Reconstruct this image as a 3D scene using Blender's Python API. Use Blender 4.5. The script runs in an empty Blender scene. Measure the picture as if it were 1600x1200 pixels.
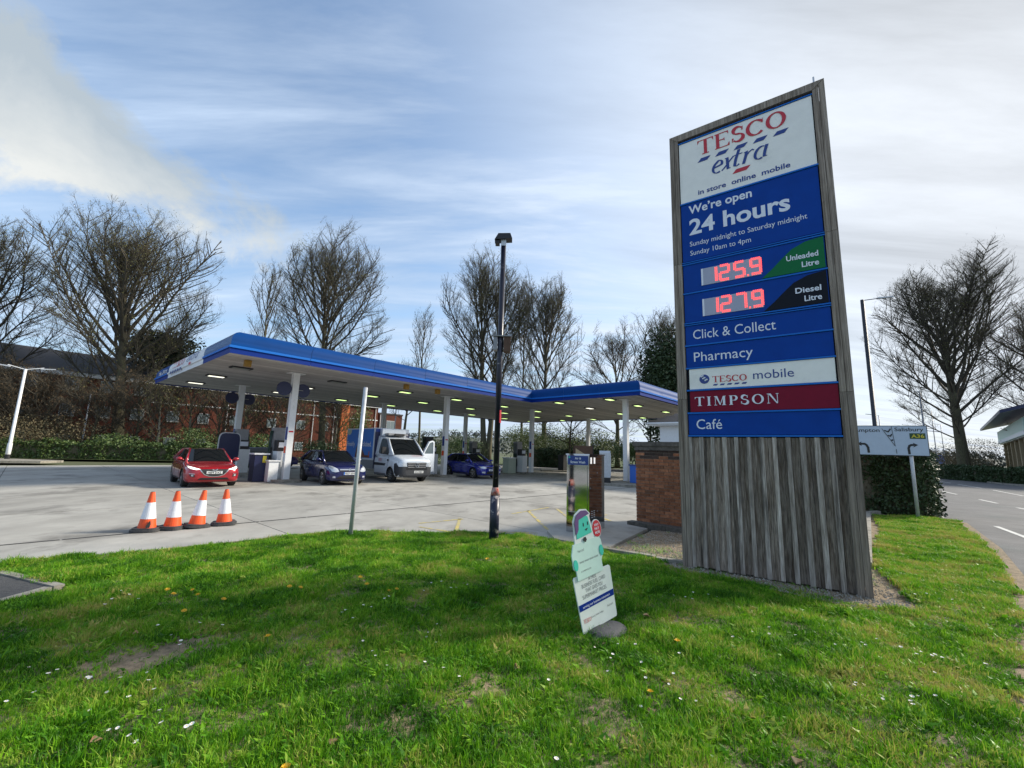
import bpy, bmesh, math, random
import numpy as np
from mathutils import Vector, Matrix
from mathutils.bvhtree import BVHTree
R = math.radians
sc = bpy.context.scene
col = sc.collection

# ------------------------------------------------------------------ camera
PITCH, ROLL = math.atan(106/670.), R(1.67)
cam = bpy.data.objects.new('camera', bpy.data.cameras.new('camera')); col.objects.link(cam)
f = Vector((0, math.cos(PITCH), math.sin(PITCH))); r0 = Vector((1, 0, 0)); u0 = Vector((0, -math.sin(PITCH), math.cos(PITCH)))
r = math.cos(ROLL)*r0 + math.sin(ROLL)*u0; u = -math.sin(ROLL)*r0 + math.cos(ROLL)*u0
cam.matrix_world = Matrix(((r.x, u.x, -f.x, 0), (r.y, u.y, -f.y, 0), (r.z, u.z, -f.z, 1.65), (0, 0, 0, 1)))
cam.data.sensor_width = 36; cam.data.lens = 36*670/1600.; cam.data.clip_end = 4000; cam.data.clip_start = .05
sc.camera = cam

# ------------------------------------------------------------------ light
SUN_AZ, SUN_EL = 72., 30.          # azimuth clockwise from +Y
sun = bpy.data.objects.new('sun', bpy.data.lights.new('sun', 'SUN')); col.objects.link(sun)
sun.data.energy = 4.8; sun.data.angle = R(9); sun.data.color = (1, .92, .78)
sd = Vector((math.sin(R(SUN_AZ))*math.cos(R(SUN_EL)), math.cos(R(SUN_AZ))*math.cos(R(SUN_EL)), math.sin(R(SUN_EL))))
sun.rotation_euler = sd.to_track_quat('Z', 'Y').to_euler()
sc.view_settings.view_transform = 'Standard'; sc.view_settings.look = 'None'
sc.view_settings.exposure = 0.36; sc.view_settings.gamma = 1

w = bpy.data.worlds.new('World'); sc.world = w; w.use_nodes = True
nt = w.node_tree; N = nt.nodes; Lk = nt.links; N.clear()
def nd(t, **k):
    n = N.new(t)
    for a, b in k.items(): setattr(n, a, b)
    return n
wo = nd('ShaderNodeOutputWorld'); bg = nd('ShaderNodeBackground'); bg.inputs[1].default_value = .12
MAXSKY = 6.6
Lk.new(bg.outputs[0], wo.inputs[0])
sky = nd('ShaderNodeTexSky', sky_type='NISHITA', sun_disc=False)
sky.sun_elevation = R(SUN_EL); sky.sun_rotation = R(SUN_AZ); sky.air_density = 1.0; sky.dust_density = 1.5; sky.ozone_density = 2.0
tc = nd('ShaderNodeTexCoord')
def vmath(op, a, b=None):
    n = nd('ShaderNodeVectorMath', operation=op)
    for i, s in enumerate((a, b)):
        if s is None: continue
        if isinstance(s, (tuple, list)): n.inputs[i].default_value = s
        else: Lk.new(s, n.inputs[i])
    return n
def fmath(op, a, b=None, c=None, clamp=False):
    n = nd('ShaderNodeMath', operation=op); n.use_clamp = clamp
    for i, s in enumerate((a, b, c)):
        if s is None: continue
        if isinstance(s, (int, float)): n.inputs[i].default_value = s
        else: Lk.new(s, n.inputs[i])
    return n.outputs[0]
sep = nd('ShaderNodeSeparateXYZ'); Lk.new(tc.outputs['Generated'], sep.inputs[0])
den = fmath('ADD', sep.outputs[2], .12)
comb = nd('ShaderNodeCombineXYZ')
Lk.new(fmath('DIVIDE', sep.outputs[0], den), comb.inputs[0]); Lk.new(fmath('DIVIDE', sep.outputs[1], den), comb.inputs[1])
def wnoise(scale, vec, det=6, rough=.55, dist=0.):
    n = nd('ShaderNodeTexNoise'); n.inputs['Scale'].default_value = scale; n.inputs['Detail'].default_value = det
    n.inputs['Roughness'].default_value = rough; n.inputs['Distortion'].default_value = dist
    Lk.new(vec, n.inputs['Vector']); return n.outputs[0]
mp = nd('ShaderNodeMapping'); mp.inputs['Rotation'].default_value = (0, 0, R(-20)); mp.inputs['Scale'].default_value = (.6, 2.6, 1)
Lk.new(comb.outputs[0], mp.inputs[0])
streak = wnoise(1.1, mp.outputs[0], 8, .6, .35)
veil = fmath('MULTIPLY', fmath('SUBTRACT', streak, .34), 3.2, clamp=True)
hor = fmath('POWER', fmath('SUBTRACT', 1., sep.outputs[2], clamp=True), 4.)
veil = fmath('ADD', fmath('MULTIPLY', veil, .78), fmath('MULTIPLY', hor, .60), clamp=True)
hsv = nd('ShaderNodeHueSaturation'); hsv.inputs['Saturation'].default_value = .88; hsv.inputs['Value'].default_value = 1.62
Lk.new(sky.outputs[0], hsv.inputs['Color'])
sdot = vmath('DOT_PRODUCT', tc.outputs['Generated'], tuple(sd)).outputs['Value']
near = nd('ShaderNodeMapRange', interpolation_type='SMOOTHSTEP'); near.inputs['From Min'].default_value = .15; near.inputs['From Max'].default_value = .95; Lk.new(sdot, near.inputs['Value'])
veil = fmath('MAXIMUM', veil, near.outputs[0])
glow = fmath('POWER', fmath('MULTIPLY_ADD', sdot, .5, .5, clamp=True), 3.)
cl = nd('ShaderNodeMix', data_type='RGBA'); Lk.new(glow, cl.inputs[0])
cl.inputs[6].default_value = (3.7, 4.65, 6.0, 1); cl.inputs[7].default_value = (5.5, 5.75, 6.1, 1)
clm = nd('ShaderNodeVectorMath', operation='SCALE'); Lk.new(cl.outputs[2], clm.inputs[0]); Lk.new(fmath('MULTIPLY_ADD', streak, 1.1, .44), clm.inputs['Scale'])
mx = nd('ShaderNodeMix', data_type='RGBA'); Lk.new(veil, mx.inputs[0]); tint = vmath('MULTIPLY', hsv.outputs[0], (.90, 1.02, 1.07)); cap = tint; Lk.new(cap.outputs[0], mx.inputs[6]); Lk.new(clm.outputs[0], mx.inputs[7])
# one cumulus bank high on the left
cd = Vector((-1.05, .86, .71)).normalized()
nz = wnoise(6.5, tc.outputs['Generated'], 10, .62, .3)
rx = Vector((.75, .62, -.30)).normalized(); up = cd.cross(rx).normalized()
dx = vmath('DOT_PRODUCT', tc.outputs['Generated'], tuple(rx)).outputs['Value']
dx0 = fmath('SUBTRACT', dx, cd.dot(rx) - .02)
dy = vmath('DOT_PRODUCT', tc.outputs['Generated'], tuple(up)).outputs['Value']
e = fmath('SQRT', fmath('ADD', fmath('POWER', fmath('DIVIDE', fmath('ABSOLUTE', dx0), .32), 2.), fmath('POWER', fmath('DIVIDE', fmath('ABSOLUTE', dy), .095), 2.)))
front = fmath('GREATER_THAN', vmath('DOT_PRODUCT', tc.outputs['Generated'], tuple(cd)).outputs['Value'], 0.)
cm = fmath('MULTIPLY', fmath('SUBTRACT', fmath('ADD', fmath('SUBTRACT', 1.1, e), fmath('MULTIPLY', fmath('SUBTRACT', nz, .5), 2.6)), 0.), 2.2, clamp=True)
cm = fmath('MULTIPLY', fmath('MULTIPLY', cm, front), .95)
cr = nd('ShaderNodeValToRGB'); Lk.new(fmath('MULTIPLY_ADD', dy, 5.0, nz), cr.inputs[0])
cr.color_ramp.elements[0].position = .3; cr.color_ramp.elements[0].color = (3.3, 3.8, 4.2, 1)
cr.color_ramp.elements[1].position = 1.0; cr.color_ramp.elements[1].color = (5.8, 5.9, 5.7, 1)
mx2 = nd('ShaderNodeMix', data_type='RGBA'); Lk.new(cm, mx2.inputs[0]); Lk.new(mx.outputs[2], mx2.inputs[6]); Lk.new(cr.outputs[0], mx2.inputs[7])
Lk.new(mx2.outputs[2], bg.inputs[0])

# ------------------------------------------------------------------ frames, helpers
A0 = Vector((-10.55, 15.66)); AN = R(48.2)
UU = Vector((math.cos(AN), math.sin(AN))); VV = Vector((-UU.y, UU.x))
def W(a, b, z=0): p = A0 + UU*a + VV*b; return Vector((p.x, p.y, z))
rnd = random.Random(7); nr = np.random.RandomState(3)

class MB:
    def __init__(s): s.v = []; s.f = []; s.m = []
    def add(s, v, f, mi=0):
        o = len(s.v); s.v += [tuple(p) for p in v]; s.f += [tuple(o+i for i in q) for q in f]; s.m += [mi]*len(f); return s
    def box(s, x0, x1, y0, y1, z0, z1, mi=0):
        return s.add([(x0,y0,z0),(x1,y0,z0),(x1,y1,z0),(x0,y1,z0),(x0,y0,z1),(x1,y0,z1),(x1,y1,z1),(x0,y1,z1)],
            [(3,2,1,0),(4,5,6,7),(0,1,5,4),(1,2,6,5),(2,3,7,6),(3,0,4,7)], mi)
    def prism(s, poly, z0, z1, mi=0, ax='z'):
        n = len(poly)
        def P(a, b, c): return (a, b, c) if ax == 'z' else ((a, c, b) if ax == 'y' else (c, a, b))
        v = [P(a, b, z0) for a, b in poly] + [P(a, b, z1) for a, b in poly]
        return s.add(v, [tuple(range(n-1, -1, -1)), tuple(range(n, 2*n))] + [(i, (i+1) % n, n+(i+1) % n, n+i) for i in range(n)], mi)
    def tube(s, pts, rad, n=8, mi=0, cap=True):
        pts = [Vector(p) for p in pts]; rs = rad if isinstance(rad, (list, tuple)) else [rad]*len(pts)
        o = len(s.v); ref = None
        for i, p in enumerate(pts):
            d = (pts[min(i+1, len(pts)-1)] - pts[max(i-1, 0)]).normalized()
            if ref is None: ref = d.orthogonal().normalized()
            ref = (ref - d*ref.dot(d)).normalized(); b = d.cross(ref)
            for k in range(n):
                a = 2*math.pi*k/n; s.v.append(tuple(p + (ref*math.cos(a) + b*math.sin(a))*rs[i]))
        for i in range(len(pts)-1):
            for k in range(n):
                s.f.append((o+i*n+k, o+i*n+(k+1) % n, o+(i+1)*n+(k+1) % n, o+(i+1)*n+k)); s.m.append(mi)
        if cap:
            s.f.append(tuple(o+k for k in range(n-1, -1, -1))); s.m.append(mi)
            e = o+(len(pts)-1)*n; s.f.append(tuple(e+k for k in range(n))); s.m.append(mi)
        return s
    def cyl(s, c, rad, h, n=16, mi=0, ax='z', r2=None):
        d = {'z': Vector((0,0,1)), 'y': Vector((0,1,0)), 'x': Vector((1,0,0))}[ax]; c = Vector(c)
        return s.tube([c, c+d*h], [rad, rad if r2 is None else r2], n, mi)
    def sheet(s, poly, z, mi=0): return s.add([(p[0], p[1], z) for p in poly], [tuple(range(len(poly)))], mi)
    def build(s, name, mats, parent=None, smooth=False):
        me = bpy.data.meshes.new(name); me.from_pydata(s.v, [], s.f)
        for m in (mats if isinstance(mats, (list, tuple)) else [mats]): me.materials.append(m)
        if any(s.m): me.polygons.foreach_set('material_index', s.m)
        if smooth: me.polygons.foreach_set('use_smooth', [True]*len(s.f))
        me.update()
        return link(name, me, parent)
def link(name, me, parent=None):
    o = bpy.data.objects.new(name, me); col.objects.link(o)
    if parent: o.parent = parent
    return o
def tag(o, label=None, cat=None, group=None, kind=None):
    for k, v in (('label', label), ('category', cat), ('group', group), ('kind', kind)):
        if v: o[k] = v
    return o
def thing(name, label, cat, loc=(0, 0, 0), rz=0, group=None):
    o = link(name, None); o.location = loc; o.rotation_euler = (0, 0, rz); return tag(o, label, cat, group)
def copy_tree(o, parent=None):
    c = o.copy(); col.objects.link(c); c.parent = parent
    for ch in o.children: copy_tree(ch, c)
    return c
def structure(o): o['kind'] = 'structure'; return o
def wpt(o): return o

# ------------------------------------------------------------------ materials
def mat(name, c, rough=.6, metal=0., var=0., scale=4., bump=0., bscale=None, rand=0., emit=None, coat=0., c2=None, stretch=(1, 1, 1), world=False, trans=0., spec=None, dirt=None):
    m = bpy.data.materials.new(name); m.use_nodes = True; t = m.node_tree; B = t.nodes['Principled BSDF']
    B.inputs['Roughness'].default_value = rough; B.inputs['Metallic'].default_value = metal
    B.inputs['Base Color'].default_value = (*c, 1); B.inputs['Coat Weight'].default_value = coat; B.inputs['Coat Roughness'].default_value = .05
    if spec is not None: B.inputs['Specular IOR Level'].default_value = spec
    if trans: B.inputs['Transmission Weight'].default_value = trans
    if emit: B.inputs['Emission Color'].default_value = (*emit[:3], 1); B.inputs['Emission Strength'].default_value = emit[3]
    out = None
    if var or c2 or bump or rand or dirt:
        tx = t.nodes.new('ShaderNodeTexCoord'); mpn = t.nodes.new('ShaderNodeMapping'); mpn.inputs['Scale'].default_value = stretch
        if world:
            ge = t.nodes.new('ShaderNodeNewGeometry'); t.links.new(ge.outputs['Position'], mpn.inputs[0])
        else: t.links.new(tx.outputs['Object'], mpn.inputs[0])
        oi = t.nodes.new('ShaderNodeObjectInfo')
        ad = t.nodes.new('ShaderNodeVectorMath'); ad.operation = 'ADD'; t.links.new(mpn.outputs[0], ad.inputs[0])
        cx = t.nodes.new('ShaderNodeMath'); cx.operation = 'MULTIPLY'; cx.inputs[1].default_value = 0 if world else 37.
        t.links.new(oi.outputs['Random'], cx.inputs[0]); t.links.new(cx.outputs[0], ad.inputs[1])
        def noi(s, d=5, ro=.6):
            n = t.nodes.new('ShaderNodeTexNoise'); n.inputs['Scale'].default_value = s; n.inputs['Detail'].default_value = d
            n.inputs['Roughness'].default_value = ro; t.links.new(ad.outputs[0], n.inputs['Vector']); return n.outputs[0]
        cols = t.nodes.new('ShaderNodeMix'); cols.data_type = 'RGBA'
        cols.inputs[6].default_value = (*c, 1); cols.inputs[7].default_value = (*(c2 or c), 1)
        rp = t.nodes.new('ShaderNodeValToRGB'); rp.color_ramp.elements[0].position = .35; rp.color_ramp.elements[1].position = .65
        t.links.new(noi(scale), rp.inputs[0]); t.links.new(rp.outputs[0], cols.inputs[0]); out = cols.outputs[2]
        hs = t.nodes.new('ShaderNodeHueSaturation'); t.links.new(out, hs.inputs['Color'])
        mr = t.nodes.new('ShaderNodeMapRange'); mr.inputs['To Min'].default_value = 1-var; mr.inputs['To Max'].default_value = 1+var
        mr.inputs['From Min'].default_value = .25; mr.inputs['From Max'].default_value = .75
        t.links.new(noi(scale*3.3), mr.inputs[0])
        mr2 = t.nodes.new('ShaderNodeMapRange'); mr2.inputs['To Min'].default_value = 1-rand; mr2.inputs['To Max'].default_value = 1+rand
        t.links.new(oi.outputs['Random'], mr2.inputs[0])
        mu = t.nodes.new('ShaderNodeMath'); mu.operation = 'MULTIPLY'; t.links.new(mr.outputs[0], mu.inputs[0]); t.links.new(mr2.outputs[0], mu.inputs[1])
        t.links.new(mu.outputs[0], hs.inputs['Value']); out = hs.outputs[0]
        if dirt:
            dm = t.nodes.new('ShaderNodeMix'); dm.data_type = 'RGBA'; dm.inputs[7].default_value = (*dirt[0], 1)
            dr = t.nodes.new('ShaderNodeMapRange'); dr.inputs['From Min'].default_value = dirt[2]; dr.inputs['From Max'].default_value = dirt[2]+.12; dr.inputs['To Max'].default_value = dirt[3]
            t.links.new(noi(dirt[1], 8, .65), dr.inputs[0]); t.links.new(dr.outputs[0], dm.inputs[0]); t.links.new(out, dm.inputs[6]); out = dm.outputs[2]
        t.links.new(out, B.inputs['Base Color'])
        if bump:
            bn = t.nodes.new('ShaderNodeBump'); bn.inputs['Strength'].default_value = bump; bn.inputs['Distance'].default_value = .02
            t.links.new(noi(bscale or scale*6), bn.inputs['Height']); t.links.new(bn.outputs[0], B.inputs['Normal'])
    return m
K = {}
K['black'] = mat('black_plastic', (.012, .012, .014), .5, var=.2)
K['conebase'] = mat('cone_base_rubber', (.05, .05, .052), .8, var=.3, scale=14)
K['basegrey'] = mat('grey_base', (.085, .085, .09), .8, var=.3, scale=9, bump=.3)
K['rubber'] = mat('rubber', (.02, .02, .02), .8, var=.3, scale=20)
K['wood'] = mat('weathered_wood', (.120, .088, .064), .85, var=.7, scale=2.2, stretch=(14, 14, .9), bump=.6, bscale=5, rand=.38, c2=(.31, .255, .21), spec=.2, dirt=((.022, .018, .015), 1.1, .54, .85))
K['batten'] = mat('weathered_batten', (.22, .182, .15), .85, var=.5, scale=2.2, stretch=(16, 16, .8), bump=.5, bscale=5, rand=.30, c2=(.43, .375, .33), spec=.2, dirt=((.06, .05, .042), .9, .55, .8))
K['frame'] = mat('frame_wood', (.17, .135, .105), .85, spec=.2, var=.45, scale=2, stretch=(25, 25, .6), bump=.5, bscale=5, rand=.15, c2=(.33, .275, .225), dirt=((.035, .029, .025), 1.2, .56, .7))
K['blue'] = mat('sign_blue', (.002, .047, .28), .5, spec=.12, var=.1, scale=1.5)
K['ltblue'] = mat('trim_blue', (.012, .14, .52), .5, spec=.15)
K['white'] = mat('white_paint', (.72, .73, .74), .4, var=.06, scale=3, dirt=((.4, .38, .34), 2.5, .6, .35))
K['panelwhite'] = mat('sign_white', (.84, .81, .74), .4, var=.05, scale=2, dirt=((.42, .40, .36), 1.3, .58, .3))
K['red'] = mat('print_red', (.5, .015, .03), .4)
K['darkblue'] = mat('print_blue', (.01, .04, .22), .4)
K['navy'] = mat('navy_panel', (.008, .012, .06), .4, var=.1)
K['maroon'] = mat('maroon_panel', (.19, .006, .025), .5, spec=.15, var=.08)
K['green'] = mat('green_panel', (.006, .14, .045), .5, spec=.15)
K['blackpanel'] = mat('black_panel', (.006, .008, .014), .5, spec=.15)
K['lcd'] = mat('price_display', (.36, .37, .46), .4)
K['led'] = mat('red_led', (.5, .02, .02), .4, emit=(1, .09, .08, 1.7))
K['letter'] = mat('white_letter', (.72, .74, .8), .4)
K['steel'] = mat('mirror_steel', (.50, .51, .53), .07, 1., var=.06, scale=2, bump=.03, bscale=3)
K['galv'] = mat('galvanised', (.50, .52, .55), .5, .35, var=.15, scale=3, dirt=((.2, .19, .18), 3, .6, .5))
K['grey'] = mat('grey_metal', (.25, .25, .26), .45, .3, var=.15, scale=3)
K['brick'] = mat('orange_brick', (.20, .075, .035), .9, var=.3, scale=6, rand=.33, bump=.4, c2=(.30, .14, .075), dirt=((.05, .035, .028), 3, .58, .6))
K['brickdark'] = mat('stained_brick', (.045, .03, .024), .9, var=.4, scale=6, rand=.3, bump=.4)
K['mortar'] = mat('mortar', (.22, .20, .17), .95, var=.2, scale=8)
K['stone'] = mat('dark_concrete', (.10, .095, .085), .9, var=.4, scale=5, bump=.4, dirt=((.03, .03, .026), 4, .55, .7))
K['concrete'] = mat('concrete_slab', (.29, .278, .25), .9, var=.20, scale=.42, bump=.3, bscale=40, rand=.10, world=True, stretch=(1, .7, 1), c2=(.385, .37, .335), dirt=((.12, .113, .10), .6, .53, .7))
K['kerb'] = mat('kerb_stone', (.28, .26, .22), .9, var=.3, scale=3, bump=.3, dirt=((.08, .075, .06), 2.2, .5, .6))
K['joint'] = mat('joint_filler', (.035, .035, .035), .9, var=.2)
K['asphalt'] = mat('asphalt', (.085, .088, .094), .85, var=.25, scale=.5, bump=.5, bscale=90, world=True, c2=(.115, .115, .12), dirt=((.045, .07, .072), .35, .58, .6))
K['darkasphalt'] = mat('path_asphalt', (.055, .055, .06), .9, var=.4, scale=30, bump=.9, bscale=120, world=True, c2=(.09, .09, .09))
K['soil'] = mat('soil', (.27, .20, .13), .95, var=.4, scale=6, bump=1, bscale=25, world=True, c2=(.15, .12, .07))
K['farground'] = mat('far_ground', (.06, .085, .03), .95, var=.3, scale=.02, world=True, c2=(.10, .10, .05))
K['turf'] = mat('turf', (.05, .085, .018), .95, var=.4, scale=1.2, bump=.6, bscale=30, world=True, c2=(.085, .10, .03))
K['gravel'] = mat('gravel_stone', (.42, .40, .36), .9, var=.3, scale=9, rand=.2, world=True, c2=(.22, .19, .15))
K['yellow'] = mat('yellow_paint', (.50, .40, .12), .8, var=.3, scale=6, world=True, dirt=((.30, .29, .26), 3, .46, .9))
K['roadwhite'] = mat('road_white', (.55, .55, .53), .8, var=.2, scale=5, world=True, dirt=((.2, .2, .2), 4, .52, .8))
K['canopyblue'] = mat('canopy_blue', (.001, .044, .19), .55, var=.08, scale=.4, spec=.10, dirt=((.01, .06, .2), .8, .6, .5))
K['lipblue'] = mat('canopy_lip_blue', (.001, .025, .20), .5, spec=.15)
K['canopyteal'] = mat('canopy_pale_blue', (.025, .10, .26), .28, var=.06)  # paler, glossier blue for the end panel at the near corner
K['soffit'] = mat('soffit_white', (.50, .485, .465), .6, var=.12, scale=1.2, rand=.17, dirt=((.22, .21, .2), 1.2, .58, .4))
K['limelight'] = mat('lime_lamp', (.8, .9, .5), .4, emit=(.72, 1, .35, 1.35))
K['whitelight'] = mat('white_lamp', (.9, .9, .8), .4, emit=(1, .98, .80, 1.2))
K['offlight'] = mat('unlit_lamp', (.25, .27, .25), .3)
K['orange'] = mat('cone_orange', (.75, .085, .012), .5, var=.12, scale=8, dirt=((.3, .06, .02), 5, .62, .5))
K['conewhite'] = mat('cone_white', (.70, .71, .75), .45, var=.1, scale=8, dirt=((.35, .33, .3), 6, .62, .5))
K['bark'] = mat('bark', (.10, .082, .056), .95, var=.4, scale=4, bump=.7, c2=(.10, .095, .05), stretch=(1, 1, .3))
K['twig'] = mat('twig_bark', (.07, .060, .043), .95, rand=.1)
K['palebark'] = mat('pale_bark', (.28, .25, .2), .9, var=.4, scale=5, c2=(.16, .15, .09), stretch=(1, 1, .4))
K['bud'] = mat('spring_buds', (.17, .17, .05), .8)
K['brownbud'] = mat('brown_buds', (.16, .10, .045), .8)
K['leafdark'] = mat('dark_leaf', (.022, .045, .014), .6, var=.3, scale=9, rand=.1, c2=(.045, .075, .02))
K['leafmid'] = mat('mid_leaf', (.05, .095, .022), .6, var=.3, scale=3, c2=(.09, .13, .03))
K['leafyel'] = mat('yellow_green_leaf', (.14, .17, .035), .6, var=.3, scale=3, c2=(.09, .12, .03))
K['leafbrown'] = mat('brown_scrub', (.13, .095, .05), .8, var=.3, scale=3, c2=(.09, .085, .04))
K['needle'] = mat('conifer_needles', (.012, .026, .014), .7, var=.3)
K['redbrick'] = mat('far_red_brick', (.125, .030, .015), .9, var=.35, scale=.5, c2=(.085, .022, .012), bump=.2, bscale=8)
K['slate'] = mat('slate', (.035, .033, .035), .7, var=.3, scale=3, rand=.25)
K['glassfar'] = mat('window_glass', (.16, .20, .22), .08, spec=.8)
K['carglass'] = mat('car_glass', (.006, .008, .01), .03, spec=.55)
K['cabglass'] = mat('door_glass', (.10, .13, .15), .04, spec=.8)
K['chrome'] = mat('chrome', (.65, .66, .68), .12, 1.)
K['rim'] = mat('alloy', (.45, .46, .48), .25, .9)
K['lamp'] = mat('headlamp', (.55, .58, .62), .1, .3, coat=1)
K['lampon'] = mat('headlamp_lit', (.8, .85, .8), .1, emit=(.9, 1, .85, 1.6), coat=1)
K['plate'] = mat('plate_white', (.72, .73, .72), .4)
K['print'] = mat('print_black', (.012, .012, .012), .5)
K['paintred'] = mat('red_car_paint', (.36, .008, .018), .25, .25, coat=1)
K['paintnavy'] = mat('navy_car_paint', (.003, .008, .085), .25, .3, coat=1)
K['paintblue'] = mat('blue_car_paint', (.008, .018, .26), .25, .3, coat=1)
K['paintwhite'] = mat('white_van_paint', (.60, .65, .72), .3, coat=.6, var=.04)
K['vangrey'] = mat('van_grey', (.22, .23, .25), .5, var=.1)
K['bumper'] = mat('bumper_plastic', (.025, .028, .035), .55)
K['polepaint'] = mat('flaking_black_paint', (.006, .007, .02), .35, var=.3, scale=8, dirt=((.45, .40, .38), 7, .615, .95))
K['poleblue'] = mat('pole_base_paint', (.006, .008, .03), .4, var=.3, scale=8, dirt=((.5, .42, .4), 6, .535, .95))
K['rust'] = mat('rust', (.33, .04, .02), .9, var=.4, scale=15, c2=(.4, .35, .33))
K['print_teal'] = mat('print_teal', (.04, .48, .36), .5)
K['print_purple'] = mat('print_purple', (.10, .045, .16), .5)
K['cardwhite'] = mat('board_white', (.62, .68, .64), .5, var=.05, scale=4)
K['cardmint'] = mat('board_mint', (.50, .68, .60), .5, var=.05, scale=4)
K['greytext'] = mat('print_grey', (.16, .17, .18), .6)
K['yellowflower'] = mat('dandelion_yellow', (.75, .42, .01), .6)
K['daisy'] = mat('daisy_white', (.8, .8, .8), .6)
K['stem'] = mat('flower_stem', (.10, .18, .04), .6)
K['ochre'] = mat('ochre_lamp', (.32, .18, .03), .5, var=.2)
K['skyprint'] = mat('van_print_blue', (.035, .17, .55), .35, var=.06, scale=1)
K['skin'] = mat('print_skin', (.16, .05, .025), .5)
K['hair'] = mat('print_dark', (.01, .009, .012), .5)
K['terra'] = mat('orange_cladding', (.55, .13, .03), .7)
K['timber'] = mat('tan_board', (.42, .33, .2), .8, var=.2)
K['brownboard'] = mat('brown_board', (.10, .055, .035), .8, var=.2)
K['roadgreen'] = mat('sign_green', (.015, .06, .015), .4)
K['signyellow'] = mat('sign_yellow', (.6, .5, .03), .4)
K['signpanel'] = mat('road_sign_panel', (.42, .50, .60), .35, var=.04)
K['signblue'] = mat('round_sign_blue', (.02, .12, .5), .4)
K['palegreen'] = mat('pale_green_plastic', (.40, .45, .36), .5, var=.1)
K['hosegreen'] = mat('green_hose', (.01, .07, .04), .4)
K['hill'] = mat('far_hill', (.10, .12, .11), .95, var=.3, scale=.02, world=True, c2=(.15, .15, .12))
K['farwood'] = mat('far_woods', (.075, .085, .07), .95, var=.3, scale=.1, world=True)

# ------------------------------------------------------------------ writing
def text_mb(mb, s, x0, z0, width, height=None, y=-.004, mi=0, bold=0., ext=.0015, ax='xz', align='l', spacing=1.):
    cu = bpy.data.curves.new('t', 'FONT'); cu.body = s; cu.size = 1; cu.offset = bold; cu.extrude = .0; cu.resolution_u = 3; cu.space_character = spacing
    o = bpy.data.objects.new('t', cu); me = bpy.data.meshes.new_from_object(o)
    co = np.empty(len(me.vertices)*3); me.vertices.foreach_get('co', co); co = co.reshape(-1, 3)
    if len(co) == 0: return
    mn, mxx = co.min(0), co.max(0); sx = width/(mxx[0]-mn[0]); sz = (height/ (.72)) if height else sx
    if align == 'r': x0 = x0 - width
    vs = [(x0+(c[0]-mn[0])*sx, y, z0+c[1]*sz) for c in co]
    mb.add(vs, [tuple(p.vertices) for p in me.polygons], mi)
    bpy.data.objects.remove(o); bpy.data.curves.remove(cu); bpy.data.meshes.remove(me)
class Pen:
    """serif and italic letters drawn from strokes on the local xz plane"""
    def __init__(s, mb, x0, z0, sx, sz, y, mi=0, shear=0., step=.00022): s.mb, s.x0, s.z0, s.sx, s.sz, s.y, s.mi, s.sh, s.k, s.st = mb, x0, z0, sx, sz, y, mi, shear, 0, step
    def poly(s, pts):
        s.k += 1
        s.mb.add([(s.x0+(a+b*s.sh)*s.sx, s.y-s.k*s.st, s.z0+b*s.sz) for a, b in pts], [tuple(range(len(pts)))], s.mi)
    def stroke(s, pts, thick, thin, nib=0.):
        n = len(pts); L = []; Rr = []
        for i, p in enumerate(pts):
            a = pts[max(i-1, 0)]; b = pts[min(i+1, n-1)]; dx, dy = b[0]-a[0], b[1]-a[1]; l = math.hypot(dx, dy) or 1
            dx, dy = dx/l, dy/l; c = abs(dy*math.cos(nib)-dx*math.sin(nib)); wd = (thin+(thick-thin)*c)/2
            L.append((p[0]-dy*wd, p[1]+dx*wd)); Rr.append((p[0]+dy*wd, p[1]-dx*wd))
        s.k += 1
        v = [(s.x0+(a+b*s.sh)*s.sx, s.y-s.k*s.st, s.z0+b*s.sz) for a, b in L+Rr]
        s.mb.add(v, [(i, i+1, n+i+1, n+i) for i in range(n-1)], s.mi)
def arc(cx, cy, rx, ry, a0, a1, n=14): return [(cx+rx*math.cos(R(a0+(a1-a0)*i/n)), cy+ry*math.sin(R(a0+(a1-a0)*i/n))) for i in range(n+1)]
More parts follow.
